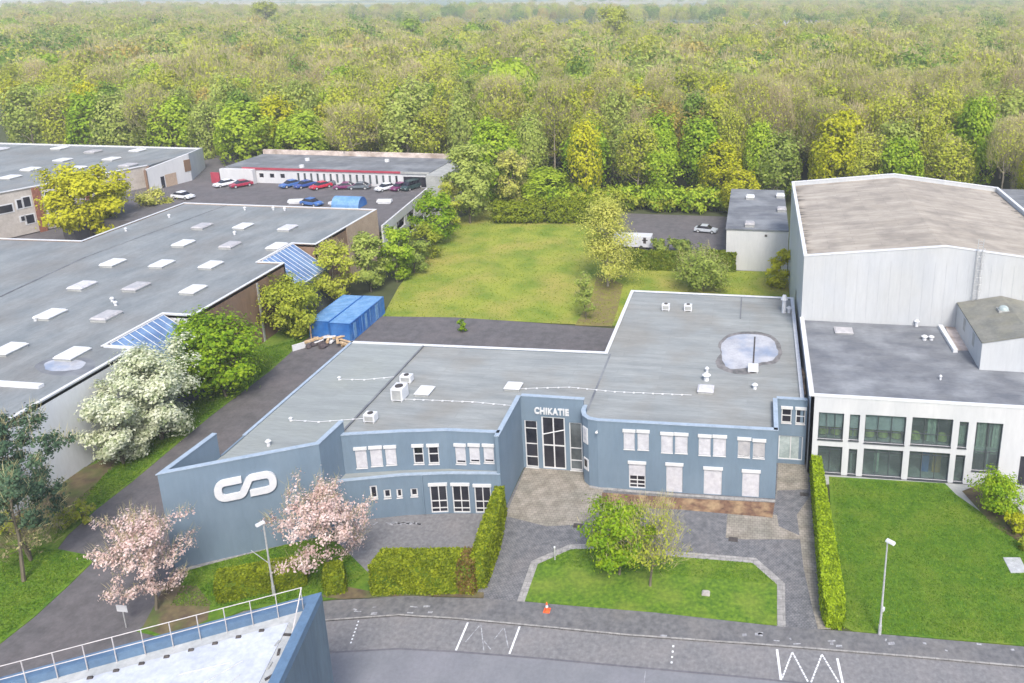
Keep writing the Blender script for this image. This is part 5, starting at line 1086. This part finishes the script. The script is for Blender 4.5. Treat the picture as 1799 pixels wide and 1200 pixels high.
tree_px('low_bush', (1364, 505), 440, 26, 'bright yellow forsythia-like bush against the hall side wall', 'bush', leaf='yellow', seed=32, n=3600, ls=.18, base=.03, multi=2, limbs=7, shape=1)
tree_px('round_bush', (1757, 905), 842, 44, 'rounded green-yellow bush by the white office path', 'bush', leaf='bright', seed=33, n=5000, ls=.12, base=.03, multi=2, limbs=9)
tree_px('low_bush', (1790, 940), 906, 22, 'small bright yellow bush at the right edge', 'bush', leaf='yellow', seed=34, n=1500, ls=.1, base=.03, multi=2, limbs=4)
tree_px('low_bush', (1798, 968), 942, 10, 'tiny olive shrub below the bright yellow bush at the right edge', 'bush', leaf='olive', seed=35, n=700, ls=.1, base=.03, multi=2, limbs=4)
tree_px('weed_clump', (812, 584), 562, 10, 'bright green weed growing through the rear yard paving', 'weed', leaf='bright', seed=36, n=700, ls=.12, base=.03, multi=2, limbs=3)
for i, (bx, ty, hw) in enumerate(((20, 905, 30), (105, 905, 24), (150, 880, 18))): tree_px('low_bush', (bx, 940-10*i), ty, hw, ['brown low scrub at the left image edge under the pine', 'green-brown low scrub in front of the white wall end', 'small low scrub nearest the cream flowering tree'][i], 'bush', leaf='olive', twig=.6, seed=40+i, n=1500, ls=.12, base=.03, multi=2, limbs=4)
# golden conifer row
ck = tree_meshes(50, 4.6, 1.5, .02, 'hedge', 'bark', n=2600, ls=.2, limbs=14, spread=.28, shape=1)
for i, xx in enumerate((878, 892, 906, 921, 936, 948, 971, 986, 1002, 1018, 1034, 1046)):
    bx = G(xx, 391); left = i < 6
    put_tree('conifer', ck, bx[0], bx[1], 'golden green conifer in the '+('left' if left else 'right')+' row at the far end of the meadow', 'conifer', 'golden conifers at the far end of the meadow, '+('left' if left else 'right')+' half', hs=random.uniform(.8, 1.1), rs=random.uniform(.85, 1.15))

# rough grass standing in the lawns
def tufts(name, polys, n, label, size=.07, leaf='tuft', seed=1):
    from mathutils.geometry import tessellate_polygon
    R = random.Random(seed); tr = []
    for pl, z in polys:
        for t in tessellate_polygon([[Vector((p[0], p[1], 0)) for p in pl]]): tr.append(([Vector(pl[i]) for i in t], z))
    ar = [abs((t[1]-t[0]).cross(t[2]-t[0])) for t, z in tr]; C = np.empty((n, 3))
    for k_, (t, z) in enumerate(R.choices(tr, ar, k=n)):
        u, v = sorted((R.random(), R.random())); p = t[0]*u+t[1]*(v-u)+t[2]*(1-v); C[k_] = (p.x, p.y, z+.02)
    d = unit(n)*np.array([.9, .9, .35])+np.array([0, 0, .5]); d /= np.linalg.norm(d, axis=1)[:, None]; v = np.cross(d, unit(n)); v /= np.linalg.norm(v, axis=1)[:, None]
    s = size*rng.uniform(.5, 1.4, n)[:, None]; o = link(bpy.data.objects.new(name, quads_mesh(name, C, d*s, v*s*.5, [LEAF[leaf]]))); o['kind'] = 'stuff'; o['label'] = label; o['category'] = 'grass'
tufts('lawn_grass', [(Gs([(1799, 1133), (1500, 1108), (1480, 1092), (1462, 842), (1655, 852), (1680, 872), (1730, 907), (1799, 950)]), .06), (isl[1:-1], .05)], 42000, 'short rough grass of the two front lawns')
tufts('verge_grass', [(Gs([(0, 1128), (60, 1080), (120, 1025), (158, 988), (148, 977), (100, 967), (0, 967)]), .06), (Gs([(250, 760), (340, 690), (470, 610), (540, 592), (475, 649), (366, 731), (298, 788), (230, 845), (170, 892), (120, 935), (95, 950), (110, 900), (170, 850)]), .06), (Gs([(300, 1065), (335, 1003), (505, 956), (560, 943), (598, 962), (645, 1010), (600, 1045), (430, 1068)]), .06)], 36000, 'rough verge grass beside the west drive and under the logo wall', .09, seed=2)
tufts('meadow_grass', [(meadow, .03)], 22000, 'longer tufts of grass in the rear meadow', .12, leaf='hedge', seed=3)
# ================================================================= FOREST
KINDS = {
 'fresh':  [tree_meshes(100+i, 19, 5.0, .12, 'fresh', 'bark', n=3800, ls=.40, limbs=15, spread=.12, up=1.5, shell=.5) for i in range(2)],
 'yellow': [tree_meshes(110+i, 19, 4.9, .14, 'yellow', 'bark', n=3400, ls=.38, limbs=15, spread=.12, twig=.1, up=1.5, shell=.45) for i in range(1)],
 'olive':  [tree_meshes(120+i, 20, 5.2, .20, 'olive', 'barkp', n=4200, ls=.32, limbs=15, spread=.13, twig=.25, up=1.5, shell=.5) for i in range(3)],
 'twig':   [tree_meshes(130+i, 21, 5.2, .42, 'olive', 'barkp', n=5000, ls=.26, limbs=15, spread=.13, twig=.7, up=1.5, subs=6, tr=.30, shell=.6) for i in range(2)],
 'twigp':  [tree_meshes(140, 21, 5.2, .30, 'olive', 'barkp', n=5000, ls=.25, limbs=15, spread=.13, twig=.75, twigmat='twigp', up=1.5, subs=6, tr=.30, shell=.6)],
 'dark':   [tree_meshes(150, 18, 4.4, .10, 'dark', 'bark', n=3200, ls=.42, limbs=15, spread=.13, up=1.5, shell=.5)],
 'grey':   [tree_meshes(160+i, 19, 5.0, .14, 'grey', 'barkp', n=3800, ls=.38, limbs=15, spread=.13, twig=.1, up=1.5, shell=.5) for i in range(2)],
 'bronze': [tree_meshes(170, 18, 4.8, .22, 'bronze', 'barkp', n=3200, ls=.34, limbs=14, spread=.13, twig=.25, up=1.5, shell=.5)],
}
DESC = {'fresh': 'fresh green leafy tree', 'yellow': 'bright yellow-green tree', 'olive': 'half-leafed olive green tree', 'twig': 'bare grey-brown twiggy tree',
        'twigp': 'bare pinkish-brown twiggy tree', 'dark': 'dark green dense tree', 'grey': 'soft grey-green leafy tree', 'bronze': 'bronze-orange budding tree'}
def occupied(x, y):
    if y < 152 and x > -127: return True
    if -130 < x < -60 and y < 168: return True
    if x <= -127 and y < 170: return True
    if -62 <= x < -28 and y < 153: return True
    if -28 <= x < -3 and y < 156: return True
    if -5 < x < 8 and y < 151: return True
    if 8 <= x < 62 and y < 153: return True
    return False
pts = []; R = random.Random(42)
yv = 153.0; row = 0
while yv < 300:
    sp = 8.2 if yv < 185 else 9.0
    x0, x1 = -1.02*yv-8, .36*yv+10; x = x0+R.uniform(0, sp)
    while x < x1:
        xx, yy = x+R.uniform(-2.4, 2.4), yv+R.uniform(-2.2, 2.2)
        if not occupied(xx, yy): pts.append((xx, yy))
        x += sp
    yv += sp*.85; row += 1
pts.sort(key=lambda p: p[1])
pts = pts[:298]; ymax = max(p[1] for p in pts)
def kind_at(x, y, R):
    px_ = P(x, y, 12)[0]
    front = y < 166 or (x < -60 and y < 184)
    f = math.sin(x*.045+y*.02)+math.sin(y*.05-x*.021+2)
    if front:
        ks = dict(fresh=4, yellow=1.6, olive=2.4, dark=1.0, grey=2.2, twig=1.8) if px_ > 850 else dict(fresh=2.4, yellow=2.5 if px_ < 130 or 540 < px_ < 650 else .6, olive=3, grey=3, twig=2, dark=1)
    else:
        ks = dict(fresh=1.6+max(0, f)*1.4, yellow=.8, olive=3.4, twig=1.9-f*.8, twigp=1.0-f*.5, dark=.35, grey=1.9, bronze=.4)
    return R.choices(list(ks), [max(.05, v) for v in ks.values()])[0]
def where(x, y):
    px_ = P(x, y, 10)[0]
    a = 'behind the far-left roofs' if px_ < 380 else 'behind the deck workshop' if px_ < 800 else 'behind the meadow' if px_ < 1090 else 'behind the rear car park' if px_ < 1380 else 'behind the tall hall'
    d = 'front forest row' if (y < 172) or (x < -60 and y < 186) else 'middle forest rows' if y < 215 else 'deep forest rows'
    return ', '+d+' '+a
for (x, y) in pts:
    kd = kind_at(x, y, R); lb = DESC[kd]+where(x, y)
    fr = y < 166 and x > -62
    hs = R.uniform(.72, 1.08) if fr else R.uniform(.85, 1.25)
    if x > -62 and y < 160 and R.random() < .6: hs = R.uniform(.4, .6)
    put_tree('forest_tree', R.choice(KINDS[kd]), x, y, lb, 'tree', 'forest: '+lb, hs=hs, rs=R.uniform(.72, 1.22)*(.88 if fr else 1.0))
tree_px('forest_tree', (575, 262), 148, 30, 'tall vivid yellow-green tree standing out at the forest edge behind the workshop', 'tree', seed=60, leaf='yellow', n=4500, ls=.4, base=.08, limbs=14)
# undergrowth along the wood edge
ub = tree_meshes(70, 3.2, 2.4, .02, 'fresh', 'bark', n=900, ls=.3, limbs=6, multi=2); ub2 = tree_meshes(71, 3.0, 2.6, .02, 'olive', 'bark', n=900, ls=.3, limbs=6, multi=2)

R = random.Random(77); nb = 0
for i in range(46):
    x = -58+i*1.45+R.uniform(-.6, .6); y = (153.5 if x < -28 else 155.3)+R.uniform(-.6, 1.6)
    if -5 < x: continue
    m_ = ub if i % 3 else ub2; lb = ('fresh green' if i % 3 else 'olive')+' undergrowth bush at the wood edge behind the '+('meadow' if x < -28 else 'rear car park')
    put_tree('edge_bush', m_, x, y, lb, 'bush', 'undergrowth: '+lb, hs=R.uniform(.8, 1.5), rs=R.uniform(.9, 1.3))
# distant wood as one mass
LOW = []
lowcol = bpy.data.collections.new('far_tree_kinds')
def low_tree(seed, leaf, twig=0, n=420, ls=.95, h=21, r=8.0):
    ms = tree_meshes(seed, h, r, .25, leaf, 'bark', n=n, ls=ls, limbs=9, spread=.12, twig=twig, subs=2, tn=2.0, up=1.3, shell=.8)
    o = bpy.data.objects.new('far_tree', ms[1]); lowcol.objects.link(o); return o
for s_, lf, tw_ in ((201, 'fresh', 0), (202, 'olive', .3), (203, 'olive', .5), (204, 'olive', .65), (205, 'grey', .1), (206, 'olive', .2), (207, 'olive', .1), (208, 'dark', 0), (209, 'olive', .4), (210, 'bronze', .2)): low_tree(s_, lf, tw_, ls=.75 if not tw_ else .6, n=1100)
FP = []; R = random.Random(5); yv = ymax+4
while yv < 1900:
    sp = 12.8 if yv < 500 else 13.5 if yv < 900 else 16
    x = -1.02*yv-15
    while x < .36*yv+15:
        xx, yy = x+R.uniform(-.4, .4)*sp, yv+R.uniform(-.4, .4)*sp; px_ = P(xx, yy, 10)[0]
        lim = 600+50*math.sin(xx*.012)
        if px_ < 560: keep = yy < 1100+50*math.sin(xx*.011)
        elif px_ < 1290: keep = yy < lim or 940 < yy < 1130+30*math.sin(xx*.013)
        else: keep = yy < lim-30 or 790+20*math.sin(xx*.02) < yy
        if keep: FP.append((xx, yy, 0))
        x += sp
    yv += sp*.86
for i in range(2600):                                      # hedgerows and copses over the far fields
    c = R.random()
    if i < 1700: yy = 1500+R.random()*1900; px_ = R.uniform(1250, 1850); xx = (px_-1335)/1412*yy
    else:
        k_ = R.randrange(9); yy = 2300+k_*210+R.gauss(0, 14); xx = R.uniform(-yy, .1*yy)
    FP.append((xx, yy, 0))
fm = bpy.data.meshes.new('far_forest'); fm.from_pydata(FP, [], []); fo = link(bpy.data.objects.new('far_forest', fm)); fo['kind'] = 'stuff'; fo['label'] = 'distant mixed woodland in spring leaf stretching to the far fields'; fo['category'] = 'woodland'
ng = bpy.data.node_groups.new('far_forest', 'GeometryNodeTree'); ng.interface.new_socket('Geometry', in_out='INPUT', socket_type='NodeSocketGeometry'); ng.interface.new_socket('Geometry', in_out='OUTPUT', socket_type='NodeSocketGeometry')
N_, L_ = ng.nodes, ng.links; gi, go = N_.new('NodeGroupInput'), N_.new('NodeGroupOutput')
ip = N_.new('GeometryNodeInstanceOnPoints'); ci = N_.new('GeometryNodeCollectionInfo'); ci.inputs[0].default_value = lowcol; ci.inputs['Separate Children'].default_value = True; ci.inputs['Reset Children'].default_value = True
ip.inputs['Pick Instance'].default_value = True
rv1 = N_.new('FunctionNodeRandomValue'); rv1.data_type = 'FLOAT_VECTOR'; rv1.inputs[0].default_value = (0, 0, 0); rv1.inputs[1].default_value = (0, 0, 6.28)
rv2 = N_.new('FunctionNodeRandomValue'); rv2.data_type = 'FLOAT_VECTOR'; rv2.inputs[0].default_value = (.6, .6, .75); rv2.inputs[1].default_value = (1.45, 1.45, 1.28); rv2.inputs['Seed'].default_value = 3
# kinds in patches: noise picks the kind
no = N_.new('ShaderNodeTexNoise'); no.inputs['Scale'].default_value = .022; no.inputs['Detail'].default_value = 2; po = N_.new('GeometryNodeInputPosition'); L_.new(po.outputs[0], no.inputs['Vector'])
rv3 = N_.new('FunctionNodeRandomValue'); rv3.data_type = 'FLOAT'; rv3.inputs['Seed'].default_value = 9
m1 = N_.new('ShaderNodeMath'); m1.operation = 'MULTIPLY_ADD'; L_.new(no.outputs[0], m1.inputs[0]); m1.inputs[1].default_value = 11.0
m2 = N_.new('ShaderNodeMath'); m2.operation = 'MULTIPLY_ADD'; L_.new(rv3.outputs[1], m2.inputs[0]); m2.inputs[1].default_value = 7.5; m2.inputs[2].default_value = -4.2; L_.new(m2.outputs[0], m1.inputs[2])
ti = N_.new('FunctionNodeFloatToInt'); L_.new(m1.outputs[0], ti.inputs[0]); L_.new(ti.outputs[0], ip.inputs['Instance Index'])
L_.new(gi.outputs[0], ip.inputs[0]); L_.new(ci.outputs[0], ip.inputs['Instance']); L_.new(rv1.outputs[0], ip.inputs['Rotation']); L_.new(rv2.outputs[0], ip.inputs['Scale']); L_.new(ip.outputs[0], go.inputs[0])
md = fo.modifiers.new('scatter', 'NODES'); md.node_group = ng

# village houses beyond the wood
def house_master():
    e = empty('village_house'); k = MB(); k.box(-5, -4, 0, 5, 4, 6.5)
    a = [k.pt(*p) for p in ((-5, -4, 6.5), (-5, 4, 6.5), (-5, 0, 10.5), (5, -4, 6.5), (5, 4, 6.5), (5, 0, 10.5))]; k.f += [(a[0], a[1], a[2]), (a[3], a[5], a[4])]; k.build('wall', M['white'], e)
    k = MB(); k.face([(-5.3, -4.4, 6.3), (5.3, -4.4, 6.3), (5.3, 0, 10.8), (-5.3, 0, 10.8)]); k.face([(-5.3, 4.4, 6.3), (-5.3, 0, 10.8), (5.3, 0, 10.8), (5.3, 4.4, 6.3)]); k.build('roof', M['greyroof'], e)
    for a in (-3, 0, 3): k = MB(); k.box(a-.6, -4.03, 2.2, a+.6, -4.003, 4.0); k.build('window', M['glass'], e)
    return e
hm = house_master(); first = True
spots = [(1330+i*9.5, 50-i*.12) for i in range(14)]+[(1468, 42), (1492, 47)]+[(1690+i*11, 45-i*.3) for i in range(9)]+[(1105+i*14, 22) for i in range(8)]+[(930+i*22, 56+(i % 2)) for i in range(3)]
for i, (a, b) in enumerate(spots):
    z = 17.0; x, y = G(a, b, z*.55); e = hm
    if not first:
        e = hm.copy(); COL.objects.link(e)
        for ch in hm.children: c = ch.copy(); COL.objects.link(c); c.parent = e
    first = False; e.location = (x, y, 0); e.rotation_euler = (0, 0, math.pi/2+random.uniform(-.25, .25)); e.scale = (1.1, 1.1, 1.55)
    zone = 'in the left cluster beyond the forest' if i < 14 else 'standing apart right of the left cluster' if i < 16 else 'in the row at the far right' if i < 25 else 'in the bright strip on the horizon' if i < 33 else 'peeping out of the wood left of the big domed tree'
    tag(e, 'tiny distant white house '+zone, 'house', 'distant white houses '+zone)
    if i == 15:
        for c in e.children:
            if c.name.startswith('roof'): c.material_slots[0].link = 'OBJECT'; c.material_slots[0].material = M['redroof']
        tag(e, 'tiny distant house with a red roof beyond the forest', 'house'); del e['group']
# the big domed tree on the skyline
for (a, b, tp, hw, lf, lb) in ((1078, 60, 12, 34, 'olive', 'big domed tree rising above the distant forest skyline'), (725, 62, 36, 26, 'fresh', 'bright green crown rising above the mid-distance forest'), (470, 55, 4, 22, 'olive', 'tall thin-crowned tree sticking up from the distant forest')):
    d_ = {12: 430, 36: 430, 4: 560}[tp]; xx = None
    lo, hi = -2000, 2000
    for _ in range(50):
        m_ = (lo+hi)/2
        if P(m_, d_, 15)[0] < a: lo = m_
        else: hi = m_
    hh = 5
    while P(lo, d_, hh)[1] > tp and hh < 44: hh += .5
    ms = tree_meshes(80+tp, hh, hw/F*d_, .3, lf, 'bark', n=3500, ls=.7, limbs=14, spread=.13, twig=.1); put_tree('lone_tree', ms, lo, d_, lb, 'tree', rz=0)

# ================================================================= AIR
if HAZE:
    k = MB(); k.box(-6000, -40, -6.0, 3500, 6400, 75.0); hz = k.build('haze', None); hz.data.materials.clear()
    hz['kind'] = 'stuff'; hz['label'] = 'thin pale spring haze over the whole landscape'
    m = bpy.data.materials.new('haze'); m.use_nodes = True; n, l = m.node_tree.nodes, m.node_tree.links
    n.remove(n['Principled BSDF']); pv = n.new('ShaderNodeVolumePrincipled'); pv.inputs['Color'].default_value = (.86, .92, 1, 1); pv.inputs['Density'].default_value = .00034; pv.inputs['Anisotropy'].default_value = .0
    l.new(pv.outputs[0], n['Material Output'].inputs['Volume']); hz.data.materials.append(m)
